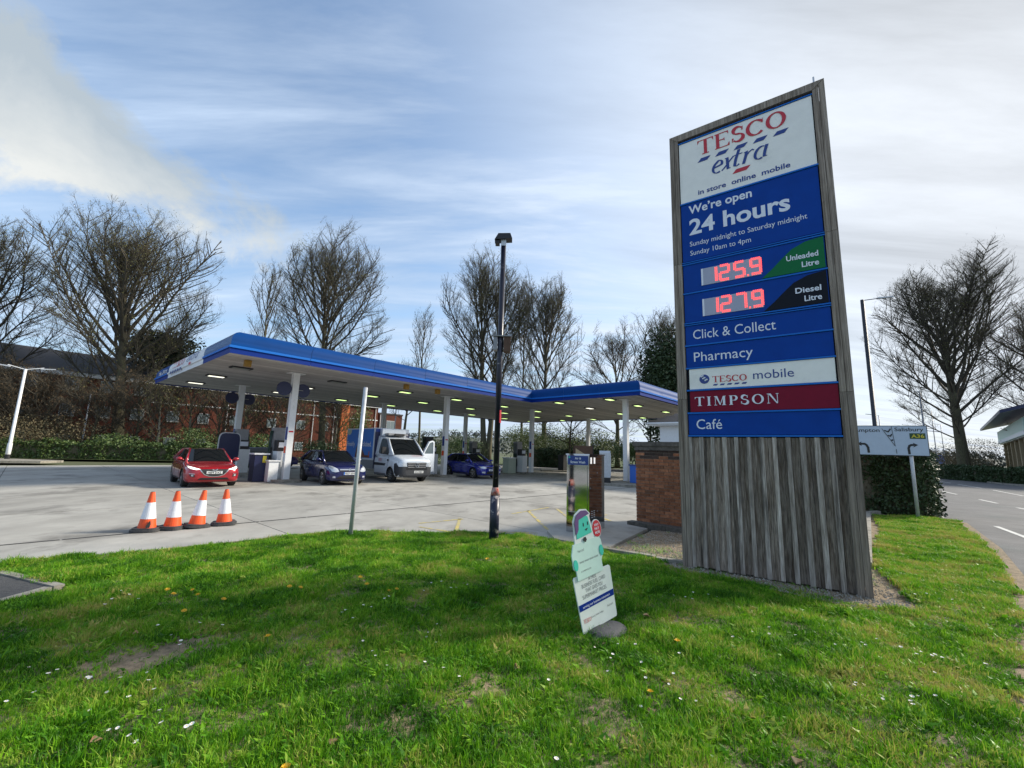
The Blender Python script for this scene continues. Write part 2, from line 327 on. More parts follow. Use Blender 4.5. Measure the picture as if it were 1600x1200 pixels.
def serif_glyph(P, ch, x, b=.17, t=.055):
    B = lambda x0, z0, x1, z1: P.poly([(x+x0, z0), (x+x1, z0), (x+x1, z1), (x+x0, z1)])
    Pg = lambda *q: P.poly([(x+a, c) for a, c in q])
    if ch == 'T': B(0, 1-t, .84, 1); Pg((0, 1-t), (0, .74), (.09, 1-t)); Pg((.84, 1-t), (.75, 1-t), (.84, .74)); B(.42-b/2, t, .42+b/2, 1-t); B(.24, 0, .60, t); return .92
    if ch == 'E': B(.06, t, .06+b, 1-t); B(0, 0, .74, t); B(0, 1-t, .70, 1); B(.06+b, .5, .5, .5+t); Pg((.70, 1-t), (.61, 1-t), (.70, .76)); Pg((.74, t), (.74, .27), (.63, t)); Pg((.5, .4), (.5, .66), (.44, .53)); return .84
    if ch == 'S':
        P.stroke([(x+a, c) for a, c in arc(.33, .74, .22, .225, 30, 250)[:]] + [(x+a, c) for a, c in arc(.33, .27, .25, .24, 80, -150)], .2, .06, R(-35))
        Pg((.50, .70), (.58, .70), (.58, 1.0)); Pg((.03, 0), (.03, .32), (.12, .30)); return .74
    if ch == 'C': P.stroke([(x+a, c) for a, c in arc(.45, .5, .38, .46, 42, 318, 22)], b*1.05, .055); Pg((.80, 1), (.80, .68), (.70, .72)); return .92
    if ch == 'O':
        o = arc(.46, .5, .46, .51, 0, 360, 26); i = arc(.46, .5, .28, .44, 0, 360, 26); P.k += 1
        for q in range(26): P.k -= 1; P.poly([(x+o[q][0], o[q][1]), (x+o[q+1][0], o[q+1][1]), (x+i[q+1][0], i[q+1][1]), (x+i[q][0], i[q][1])])
        return 1.0
    if ch == 'I': B(.07, t, .07+b, 1-t); B(0, 0, .14+b, t); B(0, 1-t, .14+b, 1); return .14+b+.12
    if ch == 'M':
        B(.08, t, .13, 1-t); B(0, 0, .24, t); B(0, 1-t, .2, 1); Pg((.10, 1), (.27, 1), (.56, .05), (.47, .05)); Pg((.47, .05), (.53, .05), (.83, 1), (.76, 1)); B(.74, t, .74+b, 1-t); B(.66, 0, .99, t); B(.8, 1-t, .99, 1); return 1.1
    if ch == 'P': B(.07, t, .07+b, 1-t); B(0, 0, .31, t); B(0, 1-t, .2, 1); P.stroke([(x+.2, .97)]+[(x+a, c) for a, c in arc(.40, .725, .22, .245, 90, -90)]+[(x+.2, .48)], b, t); return .78
    if ch == 'N': B(.08, t, .13, 1-t); B(0, 0, .22, t); B(0, 1-t, .2, 1); Pg((.10, 1), (.28, 1), (.80, 0), (.70, 0)); B(.75, 0, .80, 1-t); B(.67, 1-t, .88, 1); return .96
    return .4
def serif(mb, s, x0, z0, width, height, y=-.006, mi=0, gap=0., b=.17):
    tot = 0; tmp = MB(); P = Pen(tmp, 0, 0, 1, 1, 0)
    for ch in s: tot += serif_glyph(P, ch, tot, b) + gap
    tot -= gap+.06
    P = Pen(mb, x0, z0, width/tot, height, y, mi); x = 0
    for ch in s: x += serif_glyph(P, ch, x, b) + gap
def extra_word(mb, x0, z0, width, height, y=-.006, mi=0):
    P = Pen(mb, x0, z0, width/3.05, height, y, mi, shear=.22); T, t, nb = .17, .05, R(-25)
    P.stroke([(.08, .45), (.45, .55)]+arc(.30, .62, .2, .32, -10, 110, 8)+arc(.34, .45, .3, .45, 130, 300, 12), T, t, nb)      # e
    P.stroke([(.62, .9), (.74, .93), (.84, .5), (.95, .05), (1.08, .08)], T, t, 0); P.stroke([(1.1, .92), (.92, .6), (.72, .2), (.6, .04)], .1, t, nb)  # x
    P.stroke([(1.33, 1.3), (1.28, .6), (1.3, .12), (1.42, .03), (1.55, .14)], T, t, 0); P.stroke([(1.12, .9), (1.58, .93)], .08, .07, 0)   # t
    P.stroke([(1.68, .86), (1.8, .92), (1.82, .6), (1.8, .02)], T, t, 0); P.stroke([(1.83, .55), (1.95, .8), (2.1, .93), (2.2, .84)], .1, .08, nb)   # r
    P.stroke(arc(2.62, .46, .28, .45, 60, 300, 16), T, t, nb); P.stroke([(2.86, .95), (2.84, .5), (2.86, .1), (3.02, .1)], T, t, 0)   # a
def dashes(mb, x0, z0, n, pitch, wd, h, y, mi, sh=.6):
    for i in range(n):
        x = x0+i*pitch; mb.add([(x, y, z0), (x+wd, y, z0), (x+wd+h*sh, y, z0+h), (x+h*sh, y, z0+h)], [(0, 1, 2, 3)], mi)

# ================================================================== GROUND
g = structure(MB().sheet([(-900, -60), (900, -60), (900, 1500), (-900, 1500)], -.16).build('ground', K['farground']))
# forecourt: base with concrete slabs of their own
fore = MB().sheet([W(-34, -13.5), W(36, -13.5), W(48, 21), W(-34, 21)], -.03).build('forecourt', K['joint']); structure(fore)
slabm = {}
def slab(u0_, u1_, v0_, v1_):
    key = (round(u1_-u0_, 2), round(v1_-v0_, 2)); j = .011
    if key not in slabm:
        b = MB().box(j, key[0]-j, j, key[1]-j, -.02, 0); me = bpy.data.meshes.new('concrete_slab'); me.from_pydata(b.v, [], b.f); me.materials.append(K['concrete']); slabm[key] = me
    o = link('concrete_slab', slabm[key], fore); p = W(u0_, v0_); o.location = p; o.rotation_euler = (0, 0, AN)
vs = [-13.45, -7.85, -3.85, .15, 4.15, 8.15, 12.15, 16.15, 20.9]
for i in range(-8, 9):
    for a, b in zip(vs[:-1], vs[1:]):
        if (i >= 7 and a < -8): continue
        slab(i*4-1.1, i*4+2.9, a, b)
# drain line and joints with tar
d = MB()
for i in range(70):
    p = W(-34+i, -7.85); q = W(-33.03+i, -7.85); n = Vector((-VV.x, -VV.y, 0))*.035
    d.add([p+n+Vector((0, 0, .004)), q+n+Vector((0, 0, .004)), q-n+Vector((0, 0, .004)), p-n+Vector((0, 0, .004))], [(0, 1, 2, 3)])
tag(d.build('drain_channel', K['joint'], fore), 'narrow black drain channel crossing the concrete')
# asphalt road on the right
rdir = Vector((math.cos(R(56)), math.sin(R(56)))); rn = Vector((rdir.y, -rdir.x))
road = structure(MB().sheet([(-2, -4), (-2, 0), (9, 12.2), (14, 20), (22, 29), (46, 62), (74, 105), (110, 160), (122, 154), (85, 95), (57.5, 58.5), (42.6, 35.2), (33, 20), (20, 0), (10, -16)], -.02).build('road', K['asphalt']))
def mark(x0, y0, x1, y1, wd, m='roadwhite', z=-.014, par=None, name='road_marking'):
    a = Vector((x0, y0, z)); b = Vector((x1, y1, z)); n = (b-a).normalized().cross(Vector((0, 0, 1)))*wd/2
    return MB().add([a+n, b+n, b-n, a-n], [(0, 1, 2, 3)]).build(name, K[m], par if par is not None else road)
mk = [((29.67, 25.27), (33.8, 30.6)), ((35.2, 32.6), (39, 38)), ((40.4, 40), (44.5, 46.2)), ((25.4, 19.2), (28.6, 23.7))]
for a, b in mk: mark(*a, *b, .12)
for a, b in [((27.46, 27.84), (25.58, 25.07)), ((23.35, 21.79), (22.11, 19.9)), ((31, 33.4), (29.2, 30.6)), ((20.9, 18.1), (19.2, 15.4)), ((18, 13.6), (16.3, 11))]: mark(*a, *b, .13)
for a, b in [((21.31, 22.04), (20.73, 20.95)), ((13.66, 12.42), (12.0, 10.1))]: mark(*a, *b, .12)
k = MB(); kp = [(33, 20.2), (42.6, 35.4), (49, 46), (57, 58.7), (85, 95.3)]
for i in range(len(kp)-1):
    a, b = Vector(kp[i]), Vector(kp[i+1]); dd = (b-a).normalized(); n = Vector((dd.y, -dd.x)); L = (b-a).length; m_ = int(L/.915) if i < 3 else 8
    for j in range(m_):
        p = a+dd*(L*j/m_+.01); q = a+dd*(L*(j+1)/m_-.01)
        k.add([(*p, -.1), (*q, -.1), (*(q+n*.15), -.1), (*(p+n*.15), -.1), (*p, .11), (*q, .11), (*(q+n*.15), .11), (*(p+n*.15), .11)], [(4, 5, 6, 7), (0, 1, 5, 4), (1, 2, 6, 5), (3, 0, 4, 7)])
tag(structure(k.build('kerb', K['kerb'])))
structure(MB().sheet([(33.3, 20.3), (42.9, 35.3), (57.3, 58.5), (85.3, 95.1), (89, 92), (60.6, 56.4), (45.9, 33.4), (36, 18)], .10).build('far_pavement', K['kerb']))
structure(MB().sheet([(36, 18), (45.9, 33.4), (60.6, 56.4), (89, 92), (160, 80), (90, -5)], .13).build('far_verge', K['turf']))

# grass verge -----------------------------------------------------
EDGE = [(-8.6, 2.2), (-6.35, 5.8), (-5.5, 6.6), (-3.9, 8.1), (-2.9, 8.6), (-1.9, 8.8), (-.5, 8.78), (.7, 8.5), (1.65, 7.72), (2.0, 7.3), (2.45, 6.95), (2.48, 6.6), (3.33, 5.9), (3.8, 5.48), (4.15, 5.12),
        (4.6, 5.0), (4.95, 5.6), (5.7, 6.95), (6.6, 8.05), (9.15, 10.85), (11.45, 13.85), (12.3, 13.6), (12.9, 12.75), (9.8, 9.15), (7.6, 6.88), (6.3, 5.65), (5.15, 4.6), (3.36, 3.12), (2.3, 2.0), (1.4, .6), (.6, -1.2), (-6.5, -1.2)]
PATCH = [(-6.05, 5.42), (-4.8, 5.0), (-4.85, 4.42), (-7.2, 2.6), (-9, 4.4)]
def inside(P, poly):
    x, y = P[:, 0], P[:, 1]; c = np.zeros(len(P), bool); n = len(poly)
    for i in range(n):
        x1, y1 = poly[i]; x2, y2 = poly[(i+1) % n]
        cond = ((y1 > y) != (y2 > y)) & (x < (x2-x1)*(y-y1)/((y2-y1) or 1e-9)+x1); c ^= cond
    return c
def zmound(x, y):
    return .045 + .02*np.sin(x*1.7+y*.9) + .014*np.sin(x*3.9-y*3.1+1) + .01*np.sin(x*7.3+y*5.2)
soil = structure(MB().sheet([(-8.8, 2.2), (-6.5, 5.95), (-5.6, 6.75), (-4, 8.25), (-2.9, 8.76), (-1.9, 8.95), (-.5, 8.94), (.75, 8.62), (1.8, 7.9), (3.2, 9.9), (5.2, 10.2), (8.6, 11.8), (10.6, 14.6), (11.9, 15.8), (13.2, 14.6), (13.3, 13.3), (13.2, 12.75), (9.95, 9.0), (7.75, 6.73), (6.45, 5.5), (5.3, 4.4), (3.5, 2.95), (2.5, 1.9), (1.4, .4), (.6, -2), (-7, -2)], .012).build('soil', K['soil']))
cs = .09; gx = np.arange(-9, 13.2, cs); gy = np.arange(-1.2, 13.6, cs)
X, Y = np.meshgrid(gx, gy); ctr = np.stack([(X+cs/2).ravel(), (Y+cs/2).ravel()], 1)
ins = inside(ctr, EDGE) & ~inside(ctr, PATCH)
idx = np.arange(len(gx)*len(gy)).reshape(len(gy), len(gx)); vals = []
ii = np.nonzero(ins.reshape(X.shape))
jj = [(a, b) for a, b in zip(*ii) if a < len(gy)-1 and b < len(gx)-1]
faces = np.array([(idx[a, b], idx[a, b+1], idx[a+1, b+1], idx[a+1, b]) for a, b in jj])
used, inv = np.unique(faces, return_inverse=True); px, py = X.ravel()[used], Y.ravel()[used]
co = np.stack([px, py, zmound(px, py)], 1)
me = bpy.data.meshes.new('grass'); me.from_pydata(co.tolist(), [], inv.reshape(faces.shape).tolist()); me.materials.append(K['soil']); me.polygons.foreach_set('use_smooth', [True]*len(faces))
grass = link('grass', me); tag(grass, 'rough green lawn with dry yellow patches round the tall wooden sign', 'grass', kind='stuff')
def fbm(x, y, s, seed):
    rs = np.random.RandomState(seed); o = 0
    for k_ in range(6):
        a = rs.rand(2)*2*math.pi; f_ = s*(1.7**(k_/1.5)); o = o+np.sin(x*f_*math.cos(a[0])+y*f_*math.sin(a[0])+a[1]*3)/(1+k_*.5)
    return o/3
dens = np.clip(.9+.3*fbm(px, py, 2.6, 5), .55, 1)
def ell(cx, cy, a, b, th):
    c, s = math.cos(R(th)), math.sin(R(th)); qx = (px-cx)*c+(py-cy)*s; qy = -(px-cx)*s+(py-cy)*c
    return np.sqrt((qx/a)**2+(qy/b)**2)+.25*fbm(px, py, 7, 9)
bare = ell(-2.62, 3.62, .62, .27, 35); dens = np.where(bare < .8, .12+.1*fbm(px, py, 9, 4), np.where(bare < 1.1, .4, dens)); dens = np.clip(dens, .02, 1)
sgn = np.abs((px-2.65)*.592+(py-6.78)*.806+.12)            # distance in front of the sign face
along = (px-2.65)*.806-(py-6.78)*.592
dens = np.where((sgn < .20+.08*fbm(px, py, 6, 2)) & (along > -.3) & (along < 2.5), .05, dens)
vg = grass.vertex_groups.new(name='density')
for q in np.unique(np.round(dens, 2)): vg.add([int(i) for i in np.nonzero(np.round(dens, 2) == q)[0]], float(q), 'REPLACE')

gm = bpy.data.materials.new('grass_blades'); gm.use_nodes = True; t = gm.node_tree; B = t.nodes['Principled BSDF']; B.inputs['Roughness'].default_value = .5; B.inputs['Specular IOR Level'].default_value = .3
ge = t.nodes.new('ShaderNodeNewGeometry'); oi = t.nodes.new('ShaderNodeObjectInfo')
def gn(sc_, d_=4):
    n = t.nodes.new('ShaderNodeTexNoise'); n.inputs['Scale'].default_value = sc_; n.inputs['Detail'].default_value = d_; t.links.new(ge.outputs['Position'], n.inputs['Vector']); return n.outputs[0]
rp = t.nodes.new('ShaderNodeValToRGB'); els = rp.color_ramp.elements  # wide green range: lawn shadow depth and bright highlights put into blade colour
els[0].position = .30; els[0].color = (.030, .115, .004, 1); els[1].position = .45; els[1].color = (.090, .280, .008, 1)
e2 = els.new(.60); e2.color = (.22, .44, .018, 1); e3 = els.new(.73); e3.color = (.42, .38, .10, 1)
mxn = t.nodes.new('ShaderNodeMath'); mxn.operation = 'MULTIPLY_ADD'; mxn.inputs[1].default_value = .36; t.links.new(oi.outputs['Random'], mxn.inputs[0])
sb = t.nodes.new('ShaderNodeMath'); sb.operation = 'SUBTRACT'; sb.inputs[1].default_value = .18; t.links.new(gn(1.6, 6), sb.inputs[0]); t.links.new(sb.outputs[0], mxn.inputs[2])
# drier towards the road side
sx = t.nodes.new('ShaderNodeSeparateXYZ'); t.links.new(ge.outputs['Position'], sx.inputs[0])
drm = t.nodes.new('ShaderNodeMapRange'); drm.inputs['From Min'].default_value = 2.2; drm.inputs['From Max'].default_value = 6; drm.inputs['To Max'].default_value = .10; t.links.new(sx.outputs[0], drm.inputs[0])
ad2 = t.nodes.new('ShaderNodeMath'); t.links.new(mxn.outputs[0], ad2.inputs[0]); t.links.new(drm.outputs[0], ad2.inputs[1])
t.links.new(ad2.outputs[0], rp.inputs[0]); t.links.new(rp.outputs[0], B.inputs['Base Color'])
tb = t.nodes.new('ShaderNodeBsdfTranslucent'); t.links.new(rp.outputs[0], tb.inputs[0]); ms = t.nodes.new('ShaderNodeMixShader'); ms.inputs[0].default_value = .35
t.links.new(B.outputs[0], ms.inputs[1]); t.links.new(tb.outputs[0], ms.inputs[2]); t.links.new(ms.outputs[0], t.nodes['Material Output'].inputs[0])
tufts = bpy.data.collections.new('grass_tufts')
for k_ in range(7):
    b = MB(); rr = random.Random(k_)
    nbl = 28 if k_ < 5 else 10
    for i in range(nbl):
        a = rr.random()*6.28; rad = .07*math.sqrt(rr.random()); x, y = rad*math.cos(a), rad*math.sin(a); h = rr.uniform(.018, .055)*(1.3 if k_ == 2 else .9)
        wd = rr.uniform(.0016, .0028); le = rr.uniform(.008, .042); la = rr.random()*6.28; lx, ly = math.cos(la)*le, math.sin(la)*le
        if k_ == 6: h *= 1.7; wd *= .8
        if k_ == 5: wd *= 5.5; h *= .8; le *= 1.6; lx, ly = math.cos(la)*le, math.sin(la)*le
        wx, wy = -math.sin(a+1)*wd, math.cos(a+1)*wd
        b.add([(x-wx, y-wy, -.01), (x+wx, y+wy, -.01), (x+lx*.35+wx*.9, y+ly*.35+wy*.9, h*.6), (x+lx*.35-wx*.9, y+ly*.35-wy*.9, h*.6), (x+lx, y+ly, h)], [(0, 1, 2, 3), (3, 2, 4)])
    me = bpy.data.meshes.new('grass_tuft'); me.from_pydata(b.v, [], b.f); me.materials.append(gm)
    tufts.objects.link(bpy.data.objects.new('grass_tuft', me))
def scatter(obj, coll, dmax, smin, smax, seed=0, group='density', extra=None):
    ng = bpy.data.node_groups.new('scatter', 'GeometryNodeTree')
    ng.interface.new_socket('Geometry', in_out='INPUT', socket_type='NodeSocketGeometry'); ng.interface.new_socket('Geometry', in_out='OUTPUT', socket_type='NodeSocketGeometry')
    gi = ng.nodes.new('NodeGroupInput'); go = ng.nodes.new('NodeGroupOutput')
    dp = ng.nodes.new('GeometryNodeDistributePointsOnFaces'); dp.distribute_method = 'RANDOM'; dp.inputs['Seed'].default_value = seed
    at = ng.nodes.new('GeometryNodeInputNamedAttribute'); at.data_type = 'FLOAT'; at.inputs[0].default_value = group
    mu = ng.nodes.new('ShaderNodeMath'); mu.operation = 'MULTIPLY'; mu.inputs[1].default_value = dmax
    ng.links.new(at.outputs[0], mu.inputs[0]); ng.links.new(mu.outputs[0], dp.inputs['Density']); ng.links.new(gi.outputs[0], dp.inputs['Mesh'])
    ci = ng.nodes.new('GeometryNodeCollectionInfo'); ci.inputs['Collection'].default_value = coll; ci.inputs['Separate Children'].default_value = True; ci.inputs['Reset Children'].default_value = True
    ip = ng.nodes.new('GeometryNodeInstanceOnPoints'); ip.inputs['Pick Instance'].default_value = True
    ng.links.new(dp.outputs['Points'], ip.inputs['Points']); ng.links.new(ci.outputs[0], ip.inputs['Instance'])
    rv = ng.nodes.new('FunctionNodeRandomValue'); rv.data_type = 'FLOAT_VECTOR'; rv.inputs[0].default_value = (-.12, -.12, 0); rv.inputs[1].default_value = (.12, .12, 6.28)
    ng.links.new(rv.outputs[0], ip.inputs['Rotation'])
    rs = ng.nodes.new('FunctionNodeRandomValue'); rs.data_type = 'FLOAT'; rs.inputs[2].default_value = smin; rs.inputs[3].default_value = smax; rs.inputs['Seed'].default_value = 4
    nzn = ng.nodes.new('ShaderNodeTexNoise'); nzn.inputs['Scale'].default_value = 2.6; nzn.inputs['Detail'].default_value = 4
    mrn = ng.nodes.new('ShaderNodeMapRange'); mrn.inputs['From Min'].default_value = .36; mrn.inputs['From Max'].default_value = .66; mrn.inputs['To Min'].default_value = .55; mrn.inputs['To Max'].default_value = 1.4
    ng.links.new(nzn.outputs[0], mrn.inputs[0]); mm_ = ng.nodes.new('ShaderNodeMath'); mm_.operation = 'MULTIPLY'; ng.links.new(rs.outputs[1], mm_.inputs[0]); ng.links.new(mrn.outputs[0], mm_.inputs[1])
    ng.links.new(mm_.outputs[0], ip.inputs['Scale'])
    jg = ng.nodes.new('GeometryNodeJoinGeometry'); ng.links.new(gi.outputs[0], jg.inputs[0]); ng.links.new(ip.outputs[0], jg.inputs[0]); ng.links.new(jg.outputs[0], go.inputs[0])
    md = obj.modifiers.new('scatter', 'NODES'); md.node_group = ng
scatter(grass, tufts, 1150, .4, 1.15)

fl = mat('dead_leaf', (.26, .13, .05), .8, var=.4, scale=20, c2=(.35, .25, .14)); fme = None
for i, (x, y) in enumerate([(1.42, 4.62), (.95, 3.0), (-.9, 2.55), (-1.6, 2.35), (1.2, 2.05), (1.02, 1.95), (-.3, 2.2), (2.2, 2.75), (.1, 3.5), (-2.2, 2.6), (1.6, 2.6), (.45, 1.95), (3.2, 3.6), (-3.1, 3.9)]):
    s_ = .032 if i else .05
    v_ = [(s_*math.cos(a*.785)*(1 if a % 2 else .75), s_*.7*math.sin(a*.785), .012*math.sin(a*1.57+i)+.03) for a in range(8)]
    o = MB().add(v_+[(p_[0], p_[1], p_[2]-.003) for p_ in v_], [tuple(range(8)), tuple(range(15, 7, -1))]+[(k_, (k_+1) % 8, 8+(k_+1) % 8, 8+k_) for k_ in range(8)]).build('dead_leaf', fl)
    o.location = (x, y, float(zmound(x, y))); o.rotation_euler = (rnd.uniform(-.4, .4), rnd.uniform(-.4, .4), rnd.random()*6)
    tag(o, 'large orange brown dead leaf to the right of the cut-out board' if i == 0 else 'small curled dead leaf lying in the grass', 'leaf', 'dead leaves in the lawn')

# path corner at the left
structure(MB().sheet([(-6.0, 5.36), (-4.92, 4.96), (-4.97, 4.42), (-7.2, 2.7), (-9, 4.3)], .06).build('path', K['darkasphalt']))
def kerb_run(a, b, wd=.09, h=.075, n=None, name='kerb_stone', mt='kerb', label=None):
    a, b = Vector(a), Vector(b); L = (b-a).length; n = n or max(1, int(L/.9)); dd = (b-a)/L; nn = Vector((-dd.y, dd.x))*wd/2
    for i in range(n):
        p = a+dd*(L*i/n+.004); q = a+dd*(L*(i+1)/n-.004); v = [p-nn, q-nn, q+nn, p+nn]
        o = MB().add([(x.x, x.y, -.02) for x in v]+[(x.x, x.y, h) for x in v], [(4, 5, 6, 7), (0, 1, 5, 4), (1, 2, 6, 5), (2, 3, 7, 6), (3, 0, 4, 7)]).build(name, K[mt], soil)
kerb_run((-4.86, 4.98), (-6.03, 5.42)); kerb_run((-4.92, 4.92), (-4.95, 4.40)); kerb_run((-4.95, 4.40), (-7.2, 2.62))
# kerb between bed and lawn, plinth under the cabinet
pad = structure(MB().prism([(.82, 9.35), (.9, 8.5), (1.62, 7.86), (1.8, 7.9), (3.12, 9.95), (2.5, 10.9), (1.6, 10.6)], -.02, .05).build('concrete_pad', K['concrete']))
kerb_run((1.62, 7.66), (2.35, 7.15), .11, .09); kerb_run((2.35, 7.15), (2.75, 6.93), .11, .07)
kerb_run((5.6, 7.0), (11.35, 13.95), .13, .12); kerb_run((11.35, 13.95), (11.9, 14.2), .13, .12)
# gravel bed with loose stones
bed = MB().sheet([(1.75, 7.72), (2.6, 7.0), (2.25, 6.62), (3.3, 5.75), (4.1, 4.98), (4.85, 4.78), (5.4, 5.5), (6.2, 7.9), (4.9, 9.0), (3.2, 9.85)], .03).build('gravel_bed', K['soil'])
tag(bed, 'gravel and earth bed at the foot of the wooden sign', 'gravel', kind='stuff')
gs = MB(); bp = [(1.75, 7.72), (2.6, 7.0), (2.25, 6.62), (3.3, 5.75), (4.1, 4.98), (4.85, 4.78), (5.4, 5.5), (6.2, 7.9), (4.9, 9.0), (3.2, 9.85)]
P_ = nr.rand(24000, 2)*[4.6, 5.2]+[1.7, 4.7]; P_ = P_[inside(P_, bp)]
for x, y in P_:
    front = abs((x-2.65)*.592+(y-6.78)*.806) < .45
    if not front and rnd.random() < .45: continue
    s = rnd.uniform(.006, .017); a = rnd.random()*6.28; h = s*rnd.uniform(.5, 1)
    gs.add([(x+s*math.cos(a+i*1.57), y+s*rnd.uniform(.6, 1.1)*math.sin(a+i*1.57), .028) for i in range(4)]+[(x+s*.4*math.cos(a+i*1.57+.4), y+s*.4*math.sin(a+i*1.57+.4), .03+h) for i in range(4)],
           [(0, 1, 5, 4), (1, 2, 6, 5), (2, 3, 7, 6), (3, 0, 4, 7), (4, 5, 6, 7)])
o = gs.build('loose_gravel', K['gravel'], bed); o['kind'] = 'stuff'
wd_ = MB()
for x, y in P_[:900]:
    if fbm(np.array([x]), np.array([y]), 2.5, 3)[0] < .1: continue
    for q in range(9):
        a = rnd.random()*6.28; l = rnd.uniform(.03, .08); cx, cy = x+rnd.uniform(-.05, .05), y+rnd.uniform(-.05, .05)
        wd_.add([(cx, cy, .03), (cx+.006, cy+.004, .03), (cx+math.cos(a)*l*.6, cy+math.sin(a)*l*.6, .03+l*.8)], [(0, 1, 2)])
o = wd_.build('weeds', gm, bed); o['kind'] = 'stuff'

# far verge earth + left island
isl = structure(MB().prism([(-31.5, 29.4), (-31.8, 31.2), (-60, 34), (-60, 20), (-40, 24)], -.02, .13).build('left_island', K['kerb']))
structure(MB().sheet([(-75, 33.0), (-40, 33.8), (-22, 40.8), (-8, 52), (16, 60), (44, 62), (70, 110), (-30, 130), (-110, 60)], .03).build('rear_verge', K['turf']))
for a, b in [((-1.19, 11.03), (-1.06, 9.15)), ((.56, 12.69), (.87, 9.63)), ((1.45, 13.3), (1.56, 11.6)), ((2.5, 11.6), (2.69, 10.7)), ((-2.0, 10.02), (-1.1, 10.83)), ((-1.9, 9.6), (-1.15, 9.1)), ((.1, 11.95), (1.23, 13.55)), ((-1.0, 9.2), (.6, 9.3)), ((2.2, 11.9), (2.75, 12.3))]:
    mark(*a, *b, .075, 'yellow', .005, fore, 'yellow_line')

# ================================================================== WOODEN TOTEM SIGN
S = thing('totem_sign', 'tall weathered timber price sign with blue and white panels in the gravel bed', 'sign', (2.65, 6.78, 0), math.atan2(-.592, .806))
MB().box(.10, 2.10, .05, .40, .06, 7.05).build('core', K['blackpanel'], S)
def board(x0, x1, z0, z1, y0=0., y1=.05, mt='frame', name='frame_board'):
    b = MB().box(x0, x1, y0, y1, z0, z1); return b.build(name, K[mt], S)
for x0, x1 in ((0, .068), (.072, .135), (2.055, 2.128), (2.132, 2.205)):
    for z0, z1 in ((.02, 2.548), (2.552, 4.80), (4.804, None)):
        if z1 is None:
            zt_ = lambda x: 7.17-.118*min(1, (x if x < 1 else 2.205-x)/.137)-.002
            MB().prism([(x0, z0), (x1, z0), (x1, zt_(x1)), (x0, zt_(x0))], -.012 if x0 in (0, 2.132) else -.006, .05, ax='y').build('frame_board', K['frame'], S)
        else: board(x0, x1, z0 if x0 < 1 else z0-.03*(z0 < 1), z1, -.012 if x0 in (0, 2.132) else -.006)
# mitred head board
MB().add([(0, -.014, 7.17), (2.205, -.014, 7.17), (2.06, -.014, 7.052), (.135, -.014, 7.052), (0, .06, 7.17), (2.205, .06, 7.17), (2.06, .06, 7.052), (.135, .06, 7.052)], [(3, 2, 1, 0), (4, 5, 6, 7), (0, 1, 5, 4), (2, 3, 7, 6), (1, 2, 6, 5), (3, 0, 4, 7)]).build('head_board', K['frame'], S)
for z0, z1 in ((.04, 2.6), (2.604, 4.9), (4.904, 7.13)):
    for x0 in (0, 2.175): MB().box(x0, x0+.03, .055, .43, z0, z1).build('side_board', K['frame'], S)
MB().box(.03, 2.175, .40, .43, .06, 7.13).build('back_board', K['frame'], S)
n = 12; pitch = 1.92/n
for i in range(n+1):
    x0 = .137+i*pitch; x1 = x0+.055+rnd.uniform(-.006, .008)
    if x1 > 2.054: x1 = 2.052
    board(x0, x1, .035+rnd.uniform(0, .02), 1.955, .002+rnd.uniform(-.004, .004), .06, 'batten', 'batten')
    if i < n:
        a = x0+.045; b_ = x0+pitch+.01; mid = (a+b_)/2+rnd.uniform(-.01, .01)
        if i in (3, 6, 9): board(a, mid-.002, .05, 1.95, .022, .07, 'wood', 'plank'); board(mid+.002, b_, .045, 1.95, .020, .07, 'wood', 'plank')
        else: board(a, b_, .045+rnd.uniform(0, .02), 1.95, .022+rnd.uniform(0, .01), .07, 'wood', 'plank')
def panel(z0, z1, mt, name='sign_panel', x0=.15, x1=2.04):
    return MB().box(x0, x1, .012, .06, z0, z1).build(name, K[mt], S)
def strip(z, h=.022):
    MB().box(.14, 2.052, -.004, .05, z, z+h).build('trim_strip', K['ltblue'], S)
YP = .008
pw = panel(5.87, 6.985, 'panelwhite'); pw['label'] = 'white panel with red and blue lettering'
strip(6.99, .016); strip(5.845, .024)
l = MB(); serif(l, 'TESCO', .45, 6.66, 1.27, .27, YP); l.build('lettering', K['red'], pw)
for i in range(5): l = MB(); dashes(l, .44+i*.272, 6.535, 1, .272, .15, .065, YP, 0, .9); l.build('underline_dash', K['darkblue'], pw)
l = MB(); extra_word(l, .64, 6.24, .80, .22, YP); l.build('lettering', K['darkblue'], pw)
l = MB(); dashes(l, .95, 6.13, 1, .2, .20, .065, YP, 0, .9); l.build('underline_dash', K['red'], pw)
for s, x0, wd in (('in store', .43, .42), ('online', .93, .34), ('mobile', 1.35, .37)): l = MB(); text_mb(l, s, x0, 5.955, wd, .085, YP, bold=.02); l.build('lettering', K['darkblue'], pw)
p = panel(4.83, 5.84, 'blue'); p['label'] = 'blue opening hours panel'
l = MB(); text_mb(l, 'We\u2019re open', .27, 5.655, .93, .145, YP, bold=.022); l.build('lettering', K['letter'], p); l = MB(); text_mb(l, '24 hours', .27, 5.285, 1.41, .27, YP, bold=.026)
l.build('lettering', K['letter'], p); l = MB(); text_mb(l, 'Sunday midnight to Saturday midnight', .27, 5.08, 1.60, .085, YP); l.build('lettering', K['letter'], p); l = MB(); text_mb(l, 'Sunday 10am to 4pm', .27, 4.92, .88, .085, YP); l.build('lettering', K['letter'], p)
strip(4.80, .014); strip(4.765, .018)
SEG = {'1': 'bc', '2': 'abged', '5': 'afgcd', '9': 'abcdfg', '7': 'abc'}
